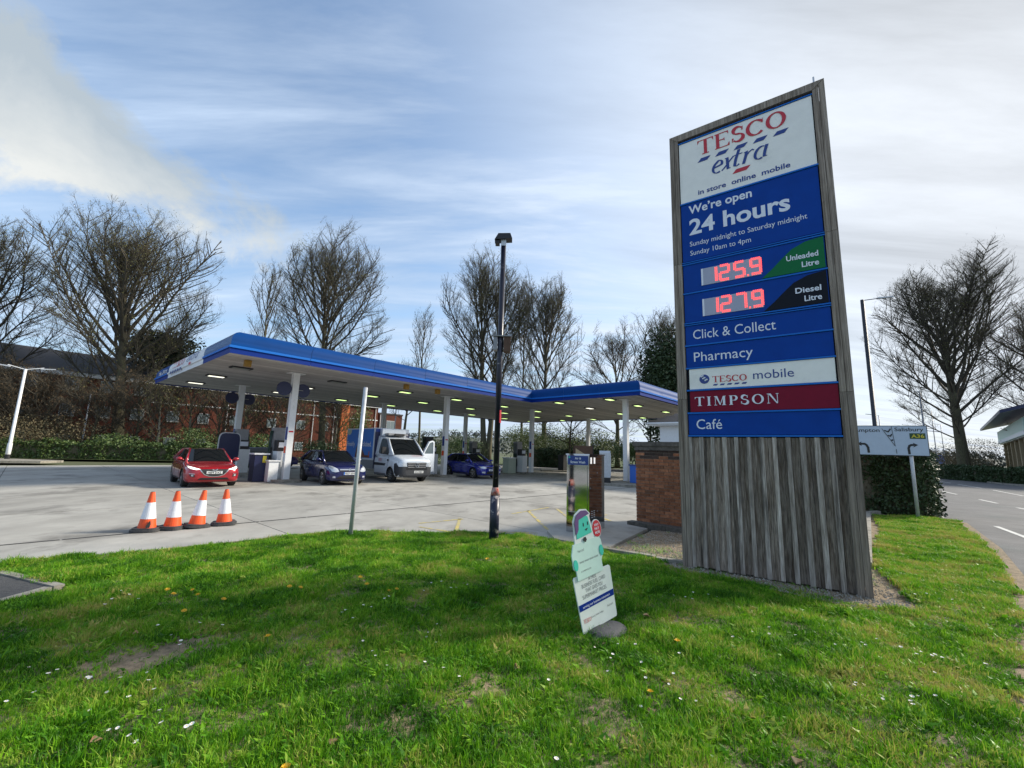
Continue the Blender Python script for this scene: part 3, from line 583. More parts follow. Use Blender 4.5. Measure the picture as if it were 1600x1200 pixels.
def digit(mb, ch, x, z, wd=.125, h=.235, t_=.013, y=0.):
    q = {'a': (0, h, wd, h), 'b': (wd, h/2, wd, h), 'c': (wd, 0, wd, h/2), 'd': (0, 0, wd, 0), 'e': (0, 0, 0, h/2), 'f': (0, h/2, 0, h), 'g': (0, h/2, wd, h/2)}
    for s in SEG[ch]:
        x0, z0, x1, z1 = q[s]
        for o_ in (-.011, .011):     # each segment is two rows of lamps
            nn = 5 if z0 == z1 else 5
            for i in range(nn):
                f0 = i/nn+.04; f1 = (i+1)/nn-.04
                if z0 == z1: mb.box(x+x0+(x1-x0)*f0, x+x0+(x1-x0)*f1, y-.003, y+.004, z+z0+o_-.006, z+z0+o_+.006)
                else: mb.box(x+x0+o_-.006, x+x0+o_+.006, y-.003, y+.004, z+z0+(z1-z0)*f0, z+z0+(z1-z0)*f1)
for z0, z1, zd, num, cm_, words in ((4.30, 4.762, 4.385, '125.9', 'green', ('Unleaded', 'Litre')), (3.795, 4.262, 3.875, '127.9', 'blackpanel', ('Diesel', 'Litre'))):
    p = panel(z0, z1, 'blue'); p['label'] = 'blue price panel reading '+num+' '+words[0]
    MB().box(.43, 1.265, .003, .02, zd-.015, zd+.265).build('display', K['lcd'], p)
    MB().box(.425, .452, .0, .02, zd-.015, zd+.265).build('display_edge', K['letter'], p)
    for ch, x in zip(num.replace('.', ''), (.52, .70, .91, 1.13)): dg = MB(); digit(dg, ch, x, zd+.015, y=-.001); dg.build('digit', K['led'], p)['kind'] = 'stuff'
    MB().box(1.075, 1.095, -.004, .004, zd+.0, zd+.02).build('decimal_point', K['led'], p)
    c = [(1.26, z0), (1.40, z0+.12), (1.52, z0+.24), (1.65, z0+.36), (1.82, z0+.435), (2.03, z1-.004), (2.03, z0)]
    MB().prism([(a, b) for a, b in c], .006, .013, ax='y').build('colour_swoosh', K[cm_], p)
    l = MB(); ww = (.38, .20) if words[0][0] == 'U' else (.30, .20)
    text_mb(l, words[0], 1.96, z0+.19, ww[0], .082, .002, bold=.02, align='r'); l.build('lettering', K['letter'], p); l = MB(); text_mb(l, words[1], 1.96, z0+.06, ww[1], .082, .002, bold=.02, align='r'); l.build('lettering', K['letter'], p)
strip(4.265); strip(3.765, .018); strip(3.735, .014)
for z0, z1, s, wd, mt in ((3.42, 3.73, 'Click & Collect', 1.13, 'blue'), (3.055, 3.385, 'Pharmacy', .82, 'blue'), (1.995, 2.31, 'Caf\u00e9', .36, 'blue')):
    p = panel(z0, z1, mt); p['label'] = 'dark blue panel reading '+s; l = MB(); text_mb(l, s, .265, z0+.085, wd, .155, YP, bold=.0); l.build('lettering', K['letter'], p)
p = panel(2.70, 3.02, 'panelwhite', x0=.185, x1=2.035); p['label'] = 'white panel with blue round emblem and mobile lettering'
l = MB(); serif(l, 'TESCO', .52, 2.79, .47, .095, YP); l.build('lettering', K['red'], p)
l = MB(); dashes(l, .52, 2.74, 5, .098, .058, .024, YP, 0, .8); text_mb(l, 'mobile', 1.07, 2.80, .50, .13, YP); l.build('lettering', K['darkblue'], p)
MB().cyl((.405, YP-.002, 2.85), .072, .006, 24, ax='y').build('emblem', K['darkblue'], p)
l = MB()
for i, (x, z) in enumerate(((.375, 2.875), (.40, 2.845), (.43, 2.815))): l.tube([(x-.022, YP-.004, z+.01), (x+.022, YP-.004, z+.03)], .012, 6)
l.build('emblem_mark', K['letter'], p)
p = panel(2.345, 2.665, 'maroon', x0=.185, x1=2.045); p['label'] = 'maroon panel with white serif lettering'
l = MB(); serif(l, 'TIMPSON', .255, 2.435, 1.12, .14, YP, gap=.16, b=.19); l.build('lettering', K['letter'], p)
for z in (3.392, 3.025, 2.672, 2.315, 1.965): strip(z)
MB().tube([(2.09, .2, 7.16), (2.09, .2, 7.42)], .012, 6).build('rod', K['galv'], S)

# ================================================================== CANOPY
C = thing('fuel_canopy', 'large blue edged filling station canopy over the pumps', 'canopy', (A0.x, A0.y, 0), AN)
LP = [(0, 0), (17.9, 0), (17.9, -7.8), (33.5, -7.8), (33.5, 14), (0, 14)]
prof = [(0, 5.0), (0, 5.20), (.05, 5.215), (.05, 5.30), (0, 5.315), (0, 5.50), (-.02, 5.62), (-.08, 5.74), (-.17, 5.84), (-.32, 5.92), (-.5, 5.95)]
npts = len(LP)
def offs(i, d_):
    a, b, c = Vector(LP[i-1]), Vector(LP[i]), Vector(LP[(i+1) % npts]); e1 = (b-a).normalized(); e2_ = (c-b).normalized()
    n1 = Vector((e1.y, -e1.x)); n2 = Vector((e2_.y, -e2_.x)); return b + (n1+n2)*(d_/(1+n1.dot(n2)))
for i in range(npts):
    j = (i+1) % npts; L = (Vector(LP[j])-Vector(LP[i])).length
    if i == 5: cuts = [0, .245, .735, 1.]        # the lettered end: blue, white, paler blue (runs from far corner to near corner)
    else: m_ = max(1, round(L/3.)); cuts = [q/m_ for q in range(m_+1)]
    for q in range(len(cuts)-1):
        b = MB(); ns = 6 if i == 5 else 1
        for s_ in range(ns+1):
            for o_, z in prof:
                P0, P1 = offs(i, o_), offs(j, o_)
                t0 = cuts[q]+(0 if cuts[q] == 0 else .0003); t1 = cuts[q+1]-(0 if cuts[q+1] == 1 else .0003)
                p_ = P0.lerp(P1, t0+(t1-t0)*s_/ns); b.v.append((p_.x, p_.y, z))
        m_ = len(prof)
        for s_ in range(ns):
            for k_ in range(m_-1): b.f.append((s_*m_+k_, (s_+1)*m_+k_, (s_+1)*m_+k_+1, s_*m_+k_+1)); b.m.append(1 if k_ in (2, 3) else 2 if k_ in (0, 1) else 0)
        base = K['canopyblue']; lip = K['ltblue']; low = K['lipblue']
        if i == 5 and q == 1: base = lip = low = K['white']
        if i == 5 and q == 2: base = K['canopyteal']
        o = b.build('fascia_panel', [base, lip, low], C)
        for k_, pl in enumerate(o.data.polygons): pl.use_smooth = (b.m[k_] == 0)
        if i == 5: o['label'] = ('blue fascia end panel with white lettering', 'white fascia panel with shop lettering', 'paler blue fascia panel')[q]
top = MB().add([(*offs(i, -.5), 5.951) for i in range(npts)], [tuple(range(npts))]); top.build('roof_deck', K['grey'], C)
MB().add([(*offs(i, -.03), 5.09) for i in range(npts)], [tuple(range(npts))]).build('soffit_backing', K['blackpanel'], C)
for q in range(-23, 41):
    v = .04+q*.34; ua = 17.98 if q < 0 else .06
    if v < -7.75 or v+.34 > 13.98: continue
    MB().box(ua, 33.42, v+.028, v+.312, 5.055, 5.07).build('soffit_panel', K['soffit'], C)
# lettering on the end fascia (local u = 0 face, facing -u); x runs from far corner to near corner
def end_text(fn, mt, name='lettering'):
    b = MB(); fn(b); b.v = [(-.012+min(0, 0)+y + max(0, (z-5.5))*.28, 14-x, z) for x, y, z in b.v]; b.build(name, K[mt], C)
end_text(lambda b: text_mb(b, 'Fuel 24hrs', .8, 5.36, 2.2, .28, 0, bold=.02), 'letter')
end_text(lambda b: serif(b, 'TESCO', 4.2, 5.42, 2.55, .30, 0), 'red')
end_text(lambda b: extra_word(b, 7.2, 5.44, 2.0, .26, 0), 'darkblue')
end_text(lambda b: dashes(b, 4.15, 5.13, 5, .52, .30, .14, -.055, 0, .3), 'darkblue', 'underline_dash')
end_text(lambda b: dashes(b, 8.0, 5.2, 1, .5, .35, .12, -.055, 0, .3), 'red', 'underline_dash')
# soffit lights
lit = [(x, y) for x in (1.4, 5.9) for y in (3.5, 7.3, 11.3)]+[(x, y) for x in (10.2, 14.3, 19, 23.1, 27.7, 31.9) for y in (3.6, 7.3, 11.5)]+[(x, y) for x in (19, 22.9, 27.7, 31.9) for y in (-1.5, -5.3)]
for x, y in lit:
    off_ = (x, y) in ((5.9, 3.5), ); wh = x < 7 or (x, y) == (22.9, -1.5)
    fr = MB().box(x-.42, x+.42, y-.26, y+.26, 5.0, 5.05).build('soffit_light', K['bumper'], C)
    MB().box(x-.33, x+.33, y-.15, y+.15, 4.985, 5.015).build('lens', K['offlight'] if off_ or (x, y) == (1.4, 3.5) else K['whitelight'] if wh else K['limelight'], fr)
for x, y in ((1.0, 1.3), (8.5, 1.0), (10.6, 1.0)): MB().box(x-.12, x+.12, y-.1, y+.1, 4.78, 5.04).build('corner_lamp', K['ochre'], C)
def column(x, y, mt='white'):
    o = MB().box(x-.14, x+.14, y-.14, y+.14, .12, 5.02).box(x-.35, x+.35, y-.25, y+.25, 5.0, 5.04).build('column', K[mt], C)
    return o
cols_ = [(3.5, 2.75), (3.4, 10.0), (13.0, 3.0), (13.2, 10.6), (21.8, 3.1), (22.2, 11.3), (19.7, -6.0), (31.0, 3.6)]
for i, (x, y) in enumerate(cols_):
    o = column(x, y, 'white')
    if i < 6:
        MB().box(x-.145, x-.141, y-.1, y+.1, 1.9, 2.5).build('sticker', K['darkblue'], o)
        MB().box(x-.1, x+.1, y-.146, y-.141, 2.25, 2.32).build('sticker', K['red'], o)
        MB().box(x-.147, x-.142, y-.1, y+.1, 1.3, 1.6).build('sticker', K['orange'], o)
        if i < 2:
            MB().cyl((x-.48, y-.1, 4.25), .33, .06, 24, ax='y').build('roundel', K['navy'], o)
            MB().cyl((x+.42, y+.05, 4.25), .33, .06, 24, ax='y').build('roundel', K['navy'], o)
            MB().tube([(x-.4, y, 4.25), (x+.4, y, 4.25)], .02, 6).build('roundel_arm', K['grey'], o)
# pump islands
for k_, (x, v0, v1) in enumerate(((3.5, 1.9, 12.3), (13.0, 2.1, 12.6), (21.8, 1.6, 13))):
    pts = [(x+.62*math.cos(R(a)), v0+.6+.6*math.sin(R(a))) for a in range(180, 361, 20)]+[(x+.62*math.cos(R(a)), v1-.6+.6*math.sin(R(a))) for a in range(0, 181, 20)]
    o = MB().prism([tuple(W(a, b)[:2]) for a, b in pts], -.01, .12).build('pump_island', K['kerb'])
    tag(o, ('long concrete kerbed island with rounded end nearest the cones', 'concrete kerbed island behind the delivery van', 'concrete kerbed island beneath the farthest pumps')[k_], 'island', 'pump islands')

# ------------------------------------------------------------------ pumps
def make_pump(label, mt='grey', hose='hosegreen'):
    P = thing('fuel_pump', label, 'fuel pump', group='fuel pumps under the canopy')
    MB().box(-.28, .28, -.55, .02, 0, 1.25).build('cabinet', K['white'], P)
    MB().box(-.30, .30, .022, .42, 0, 2.35).build('tower', K[mt], P)
    MB().box(-.26, .26, -.40, -.02, 1.252, 1.75).build('display_head', K['black'], P)
    MB().box(-.2, .2, -.412, -.402, 1.42, 1.66).build('screen', K['letter'], P)
    for sx_ in (-1, 1):
        for q in range(4):
            y = .08+q*.085
            h = MB().tube([(sx_*.33, y, 2.2), (sx_*.37, y, 1.7), (sx_*.36, y, 1.2), (sx_*.42, y-.05, .5), (sx_*.48, y-.12, .25), (sx_*.42, y-.2, .5), (sx_*.36, y-.1, 1.05)], .016, 6).build('hose', K[hose if q % 2 else 'black'], P, True)
            MB().box(sx_*.36-.03, sx_*.36+.03, y-.03, y+.03, 1.15, 1.42).build('nozzle', K['hosegreen' if q % 2 else 'black'], h)
    return P
pump0 = make_pump('grey fuel pump tower with green hoses beside the nearest white column')
plist = [((3.45, 3.6), 'grey', None), ((3.4, 8.9), 'grey', 'grey fuel pump tower behind the red car'), ((12.9, 4.4), 'black', 'dark fuel pump just behind the open van door'), ((13.1, 9.2), 'black', 'dark fuel pump seen above the blue hatchback'), ((21.7, 2.0+2.2), 'grey', 'grey fuel pump with black hoses at the column right of the black lamp post'), ((21.9, 9.6), 'grey', 'far fuel pump on the island nearest the kiosk')]
for i, ((x, y), mt, lb) in enumerate(plist):
    o = pump0 if i == 0 else copy_tree(pump0); o.location = W(x, y, .12); o.rotation_euler = (0, 0, AN)
    if lb: o['label'] = lb
    if mt != 'grey':
        for ch in o.children:
            if ch.name.startswith('tower'): ch.data = ch.data.copy(); ch.data.materials[0] = K[mt]
# bins and boxes between the pumps
def bin_(name, label, p, sz, mt, lid, cat, rz=AN):
    T = thing(name, label, cat, p, rz); a, b, h = sz
    MB().prism([(-a/2, -b/2), (a/2, -b/2), (a/2, b/2), (-a/2, b/2)], .02, h*.96).build('bin_body', K[mt], T)
    MB().box(-a/2-.05, a/2+.05, -b/2-.05, b/2+.05, h*.962, h+.02).build('lid', K[lid], T); return T
T = bin_('service_bin', 'navy service bin with white lid beside the nearest pump', W(2.55, 3.4, 0), (.55, .6, 1.25), 'navy', 'white', 'bin')
MB().box(.05, .2, -.32, -.302, .85, 1.15).build('label_plate', K['signyellow'], T)
bin_('paper_box', 'low white cabinet between the navy bin and the pump', W(2.95, 2.9, .0), (.4, .4, .95), 'white', 'white', 'cabinet')
T = thing('advert_board', 'rounded navy pavement advert board behind the red car', 'sign', W(2.2, 6.7, 0), AN)
pts = [(.45*math.copysign(abs(math.cos(R(a)))**.4, math.cos(R(a))), 1.45+.72*math.copysign(abs(math.sin(R(a)))**.4, math.sin(R(a)))) for a in range(0, 360, 12)]
MB().prism(pts, -.03, .03, ax='y').build('face', K['navy'], T); MB().prism([(a*1.08, 1.45+(b-1.45)*1.05) for a, b in pts], -.02, .05, ax='y').build('surround', K['galv'], T)
MB().box(-.3, .3, -.2, .2, 0, .72).build('base', K['black'], T)
bin_('water_bin', 'blue litter bin at the foot of the right canopy column', W(18.4, -7.2, .12), (.45, .45, 1.0), 'signblue', 'darkblue', 'bin')
structure(MB().prism([tuple(W(a, b)[:2]) for a, b in ((16.4, -5.4), (16.4, -7.9), (32, -7.9), (32, -5.4))], -.01, .12).build('kiosk_pavement', K['kerb']))
T = thing('vacuum_unit', 'white vacuum cabinet on black feet left of the right column', 'machine', W(17.3, -5.9, .12), AN+R(30))
MB().prism([(-.5, .28), (.5, .28), (.5, 1.62), (.42, 1.74), (-.42, 1.74), (-.5, 1.62)], -.3, .3, ax='y').build('cabinet', K['galv'], T)
MB().box(-.42, .42, -.325, -.302, .38, 1.6).build('door', K['white'], T); MB().box(-.5, .5, -.3, .3, 0, .28).build('base', K['black'], T)
MB().tube([(.5, 0, 1.4), (.62, 0, 1.3), (.66, 0, .8), (.56, 0, .5)], .025, 8).build('hose', K['black'], T)
T = bin_('waste_bin', 'black litter bin standing alone on the far island', (4.9, 40.0, 0), (.75, .6, 1.5), 'black', 'black', 'bin')
structure(MB().prism([(2.9, 38.9), (7.5, 38.9), (7.5, 41), (2.9, 41)], -.01, .12).build('far_island', K['kerb']))
T = thing('board_box', 'brown boarded box with a slanted tan panel behind the steel cabinet', 'box', (4.55, 27.2, 0), 0)
MB().box(-.55, .55, -.4, .4, 0, 2.15).build('shell', K['brownboard'], T); MB().prism([(-.5, 1.2), (.3, 1.5), (-.5, 1.98)], -.42, -.401, ax='y').build('tan_panel', K['timber'], T); MB().box(.56, .63, -.3, -.2, 0, 2.3).build('post', K['black'], T)
bin_('service_box', 'pale green service cabinet left of the far grey pump', W(20.6, 4.3, 0), (.85, .6, 1.2), 'palegreen', 'white', 'cabinet')

# ================================================================== AIR MACHINE
T = thing('air_machine', 'mirror steel air and screen wash cabinet on the concrete pad', 'machine', (1.22, 9.30, .05), R(-31))
MB().box(0, .50, 0, .95, 0, 1.57).build('cabinet', K['steel'], T)
MB().box(-.015, .515, -.02, .97, 1.572, 1.60).build('cap', K['steel'], T)
o = MB().box(.035, .465, -.014, -.002, .04, 1.35).build('door', K['steel'], T); MB().box(.06, .085, -.02, -.0145, .92, 1.03).build('lock_plate', K['black'], o)
MB().box(.035, .465, -.018, -.0145, .405, .412).build('seam', K['galv'], o)
o = MB().box(.03, .48, -.016, -.002, 1.37, 1.56).build('header', K['darkblue'], T)
l = MB(); text_mb(l, 'Air &', .19, 1.485, .14, .045, -.019, bold=.02); text_mb(l, 'Screen Wash', .09, 1.405, .33, .05, -.019, bold=.02); l.build('lettering', K['letter'], o)
MB().cyl((.065, -.02, 1.525), .022, .005, 14, ax='y').build('badge', K['print_teal'], o)
for y in (.06, .26): MB().box(.502, .506, y, y+.09, 1.40, 1.53).build('side_label', K['letter'], T)
for z in (.3, .34, .38, .42):
    for y in (.12, .26): MB().box(.502, .507, y, y+.07, z, z+.015).build('vent', K['galv'], T)
for y, z in ((.08, 1.1), (.08, .9), (.8, 1.1), (.8, .9), (.5, 1.2), (.5, .4)): MB().cyl((.502, y, z), .01, .006, 8, ax='x').build('rivet', K['chrome'], T)
MB().tube([(-.0, .7, .9), (-.10, .75, .75), (-.22, .8, .62), (-.3, .82, .55)], .014, 6).build('hose', K['black'], T)

# ================================================================== BRICK WALL
T = thing('brick_wall', 'low orange brick enclosure with dark stained coping left of the wooden sign', 'wall', (3.05, 10.54, 0), R(-43.5))
MB().box(.015, 2.385, .015, 1.6, 0, 1.78).build('mortar_core', K['mortar'], T)
bl, bh, bd = .222, .062, .05; bm_ = {}
def brick(x, z, L, dark, side=0):
    k_ = (round(L, 3), dark, side)
    if k_ not in bm_:
        b = MB().box(0, L, 0, .1, 0, bh) if not side else MB().box(0, .1, 0, L, 0, bh)
        m_ = bpy.data.meshes.new('brick'); m_.from_pydata(b.v, [], b.f); m_.materials.append(K['brickdark'] if dark else K['brick']); bm_[k_] = m_
    o = link('brick', bm_[k_], T)
    o.location = (x, rnd.uniform(-.003, .002), z) if not side else (2.315, x, z)
for c in range(24):
    z = .13+c*.0728; x = 0 if c % 2 else -.116
    while x < 2.4:
        x0 = max(x, 0.); x1 = min(x+bl, 2.4)
        if x1-x0 > .03: brick(x0, z, x1-x0, c > 21 or (c > 19 and rnd.random() < .45))
        x += bl+.011
MB().box(-.05, 2.45, -.05, 1.65, 1.88, 1.98).box(-.02, 2.42, -.02, 1.62, 1.78, 1.879).build('coping', K['stone'], T)
for q in range(3): MB().box(-.12+q*.93, -.12+q*.93+.92, -.24, .0, -.03, .125).build('kerb_stone', K['stone'], T)

# ================================================================== KIOSK
T = thing('kiosk', 'white walled kiosk with hipped slate roof under the canopy edge', 'building', W(19.3, -8.3, 0), AN)
# local x = u, y = -v direction handled by negative y
MB().box(0, 7, -7.2, 0, .0, 3.35).build('wall', K['white'], T)
MB().box(-.45, 7.4, -7.6, .45, 3.352, 3.5).build('fascia', K['white'], T)
for a, b in (((-.5, .5), (-.5, -7.7)), ((-.5, .5), (7.5, .5))): MB().tube([(a[0], a[1], 3.47), (b[0], b[1], 3.47)], .06, 8).build('gutter', K['white'], T)
MB().tube([(-.35, -1.4, 3.4), (-.1, -1.4, 3.1), (-.08, -1.4, .1)], .04, 8).build('downpipe', K['white'], T)
# slate courses on the two visible hips
c0, c1, apex = Vector((-.5, .5, 3.5)), Vector((-.5, -9.5, 3.5)), 4.0
rf = MB().add([(-.48, .48, 3.5), (7.4, .48, 3.5), (7.4, -7.6, 3.5), (-.48, -7.6, 3.5), (3.45, -3.5, 5.05)], [(0, 1, 4), (1, 2, 4), (2, 3, 4), (3, 0, 4)]).build('roof', K['slate'], T)
for c in range(9):
    f0 = c/14.; s0 = .5-f0*4.9; z0 = 3.52+f0*1.95
    m_ = int((8-f0*8.6)/.55)
    for q in range(m_):
        y0 = s0-q*.55; MB().add([(-s0-.02, y0, z0), (-s0-.02, y0-.53, z0), (-s0+.33, y0-.53, z0+.155), (-s0+.33, y0, z0+.155), (-s0-.02, y0, z0+.02), (-s0-.02, y0-.53, z0+.02), (-s0+.33, y0-.53, z0+.175), (-s0+.33, y0, z0+.175)], [(4, 5, 6, 7), (0, 1, 5, 4), (1, 2, 6, 5), (3, 0, 4, 7)]).build('slate', K['slate'], rf)

# ================================================================== CONES
cone0 = thing('traffic_cone', '', 'traffic cone', (-6.75, 8.30, 0), 0, 'traffic cones in a row on the concrete')
def cone_parts(T):
    b = MB(); pts = [(.225*math.copysign(abs(math.cos(R(a)))**.55, math.cos(R(a))), .225*math.copysign(abs(math.sin(R(a)))**.55, math.sin(R(a)))) for a in range(0, 360, 15)]
    b.prism(pts, .0, .035).prism([(x*.88, y*.88) for x, y in pts], .035, .06); b.build('base', K['conebase'], T)
    R_ = lambda z: .140-.105*(z-.06)/.64
    for z0, z1, mt, nm in ((.06, .22, 'orange', 'lower_band'), (.22, .51, 'conewhite', 'reflective_sleeve'), (.51, .70, 'orange', 'tip')):
        MB().tube([(0, 0, z0), (0, 0, z1)], [R_(z0)+(.003 if mt == 'conewhite' else 0), R_(z1)+(.003 if mt == 'conewhite' else 0)], 24).build(nm, K[mt], T, False)
    MB().tube([(0, 0, .70), (0, 0, .705)], [.03, .02], 16).build('hole', K['rubber'], T)
cone_parts(cone0)
cl_ = ['leftmost of four traffic cones, with a dark gash low on its body', 'traffic cone second from the left standing upright against the leftmost', 'leaning traffic cone third from the left of the row', 'traffic cone at the right end of the row, standing apart']
for i, (x, y, tx, ty) in enumerate(((-6.72, 8.33, .0, .02), (-6.45, 8.60, .01, .03), (-6.16, 8.84, -.02, .10), (-5.85, 9.20, 0, -.03))):
    o = cone0 if i == 0 else copy_tree(cone0); o.location = (x, y, .01); o.rotation_euler = (tx, ty, rnd.random()); o['label'] = cl_[i]
o = MB().add([(.05, -.158, .07), (.0, -.160, .07), (-.01, -.158, .1), (.02, -.145, .16), (.045, -.13, .2), (.06, -.13, .13), (.05, -.166, .07), (.0, -.168, .07), (-.01, -.160, .1), (.02, -.15, .16), (.045, -.137, .2), (.06, -.14, .13)], [(0, 1, 2, 3, 4, 5), (11, 10, 9, 8, 7, 6)]+[(i, (i+1) % 6, 6+(i+1) % 6, 6+i) for i in range(6)]).build('gash', K['rubber'], cone0); o.rotation_euler = (0, 0, .2)

# ================================================================== POSTS
T = thing('black_post', 'tall flaking black lamp post with floodlight head standing in the lawn edge', 'lamp post', (-.25, 8.09, 0))
MB().tube([(0, 0, 0), (0, 0, .86)], [.088, .085], 16).build('base_sleeve', K['poleblue'], T, True)
MB().tube([(0, 0, .86), (0, 0, 1.0)], [.088, .055], 16).build('collar', K['rust'], T, True)
MB().tube([(0, 0, 1.0), (0, 0, 5.72)], [.056, .05], 16).build('pole', K['polepaint'], T, True)
hd = MB().box(-.05, .05, -.05, .05, 5.722, 5.95).build('head_bracket', K['galv'], T)
MB().add([(-.18, -.1, 5.83), (.17, -.1, 5.86), (.17, .1, 5.86), (-.18, .1, 5.83), (-.11, -.08, 5.97), (.13, -.08, 5.98), (.13, .08, 5.98), (-.11, .08, 5.97)], [(4, 5, 6, 7), (0, 1, 5, 4), (1, 2, 6, 5), (2, 3, 7, 6), (3, 0, 4, 7), (3, 2, 1, 0)]).build('floodlight', K['black'], T)
MB().box(-.165, -.08, -.07, .07, 5.76, 5.828).build('floodlight_lens', K['black'], T)
o = MB().box(.07, .20, -.07, .09, 3.55, 3.84).build('junction_box', K['brownboard'], T); MB().box(-.14, .22, -.10, .10, 3.842, 3.86).build('box_bracket', K['grey'], o)
MB().box(-.13, -.06, -.06, .08, 3.58, 3.84).build('junction_box', K['grey'], T)
MB().add([(.04+.002, -.05, 2.18), (.065, -.02, 2.18), (.065, -.02, 2.42), (.042, -.05, 2.42), (.03, -.055, 2.18), (.03, -.055, 2.42)], [(0, 1, 2, 3), (4, 0, 3, 5)]).build('sticker', K['red'], T)
T = thing('grey_post', 'bare grey signpost without a sign leaning in the grass before the parked cars', 'post', (-2.85, 8.12, 0)); T.rotation_euler = (0, R(1.2), 0)
MB().tube([(0, 0, 0), (0, 0, 2.78)], .038, 14).build('tube', K['galv'], T, True); MB().tube([(0, 0, 2.78), (0, 0, 2.79)], [.038, .03], 14).build('cap', K['grey'], T)

def lamp_post(label, x, y, h, rz=0, arms=1, r_=.09, mt='grey', armlen=1.2, name='street_lamp', rb=.35):
    T = thing(name, label, 'street lamp', (x, y, 0), rz)
    MB().tube([(0, 0, 0), (0, 0, 1.2), (0, 0, 1.25), (0, 0, h)], [r_, r_, r_*.75, r_*.6], 10).build('pole', K[mt], T, True)
    for k_ in ((1, -1) if arms == 2 else (1,)):
        MB().tube([(0, 0, h-.05), (k_*armlen*.6, 0, h+.1*arms)], .03, 6).build('arm', K[mt], T)
        MB().add([(k_*armlen*.5, -.12, h+.04), (k_*armlen, -.1, h+.14), (k_*armlen, .1, h+.14), (k_*armlen*.5, .12, h+.04), (k_*armlen*.5, -.12, h+.13), (k_*armlen, -.1, h+.2), (k_*armlen, .1, h+.2), (k_*armlen*.5, .12, h+.13)], [(3, 2, 1, 0), (4, 5, 6, 7), (0, 1, 5, 4), (1, 2, 6, 5), (2, 3, 7, 6), (3, 0, 4, 7)]).build('lantern', K['galv'], T)
    return T
T = lamp_post('white twin armed lamp post with black foot at the left of the forecourt', -35.5, 30.9, 6.6, R(40), 2, .13, 'white', 1.5)
MB().tube([(0, 0, 0), (0, 0, .45)], .135, 10).build('black_foot', K['black'], T)
lamp_post('tall grey street lamp rising behind the wooden sign on the right', 25.5, 30, 13.4, R(-10), 1, .19, 'bumper', 2.0)
lamp_post('slim pale post standing left of the big tree trunk by the brick building', -39.6, 40.2, 5.9, R(30), 1, .09, 'white', .25)
lamp_post('thin far street lamp beside the blue round sign', 69, 70, 10.3, R(160), 1, .1, 'grey', 1.2)
lamp_post('small far street lamp with round head near the horizon on the right', 80.3, 80, 9, R(120), 1, .09, 'grey', 1)
lamp_post('grey post by the roadside hedge right of the direction sign', 48.2, 50, 9.9, R(200), 1, .13, 'grey', .3)
lamp_post('distant lamp post seen above the direction sign', 62, 72, 9.5, R(180), 1, .1, 'grey', 2.2)
lamp_post('dark far lamp post seen between the van roof and the middle column', -15.6, 58, 7.2, R(90), 1, .12, 'grey', .8)
T = thing('round_sign', 'small round blue road sign far down the road', 'sign', (66.4, 67, 0)); MB().tube([(0, 0, 0), (0, 0, 2.6)], .05, 8).build('pole', K['grey'], T); MB().cyl((0, -.1, 2.4), .7, .04, 20, ax='y').build('disc', K['signblue'], T)

# direction sign
T = thing('direction_sign', 'white road direction sign with arrows on two poles behind the wooden sign', 'road sign', (12.42, 12.79, 0), R(-24))
MB().box(-2.95, 0, 0, .03, 1.87, 2.78).build('sign_frame', K['print'], T)
pn = MB().box(-2.93, -.02, -.006, .0, 1.89, 2.76).build('sign_face', K['signpanel'], T)
for x in (-.42, -2.3): MB().tube([(x, .07, -.02), (x, .07, 2.75)], .045, 10).build('pole', K['galv'], T, True)
sxp = lambda Xz: (1340+Xz*.075-1447)*.0158
szp = lambda Yz: 2.77-(Yz-80)/610*.89
l = MB(); text_mb(l, 'Salisbury', sxp(775), szp(190), sxp(1350)-sxp(775), .115, -.009, bold=.012); l.build('lettering', K['print'], pn); l = MB(); text_mb(l, 'Southampton', sxp(470)-1.07, szp(208), 1.07, .115, -.009, bold=.012); l.build('lettering', K['print'], pn)
MB().box(sxp(1065), sxp(1375), -.012, -.007, szp(345), szp(230)).build('route_patch', K['roadgreen'], pn)
l = MB(); text_mb(l, 'A36', sxp(1095), szp(322), sxp(1350)-sxp(1095), .1, -.015, bold=.02); l.build('lettering', K['signyellow'], pn)
Q = lambda *a: [(sxp(x), -.010, szp(y)) for x, y in a]
def flat_line(mb, pts, wd, y=-.010):
    for i in range(len(pts)-1):
        a = Vector((sxp(pts[i][0]), szp(pts[i][1]))); b = Vector((sxp(pts[i+1][0]), szp(pts[i+1][1]))); dd = (b-a).normalized(); n_ = Vector((-dd.y, dd.x))*wd/2; a -= dd*wd*.3; b += dd*wd*.3
        mb.add([(a.x+n_.x, y-i*.0002, a.y+n_.y), (b.x+n_.x, y-i*.0002, b.y+n_.y), (b.x-n_.x, y-i*.0002, b.y-n_.y), (a.x-n_.x, y-i*.0002, a.y-n_.y)], [(0, 1, 2, 3)])
l = MB(); flat_line(l, [(1025, 650), (1018, 540), (1040, 490), (1080, 472), (1120, 470)], .06); l.add(Q((1110, 425), (1215, 470), (1110, 522), (1140, 472)), [(0, 1, 3), (3, 1, 2)])
flat_line(l, [(200, 635), (195, 540), (165, 485), (130, 462), (60, 460)], .06, -.013); l.add(Q((70, 412), (-40, 460), (70, 508), (45, 460)), [(0, 1, 3), (3, 1, 2)])
flat_line(l, [(520, 140), (755, 500)], .012, -.016); flat_line(l, [(755, 500), (715, 95)], .012, -.018); flat_line(l, [(768, 565), (772, 650)], .014, -.018)
for a in ([(570, 175), (640, 205), (690, 145)], [(630, 280), (680, 295), (705, 255)], [(690, 375), (708, 382), (716, 368)]): flat_line(l, a, .032, -.02)
l.build('arrows', K['print'], pn)

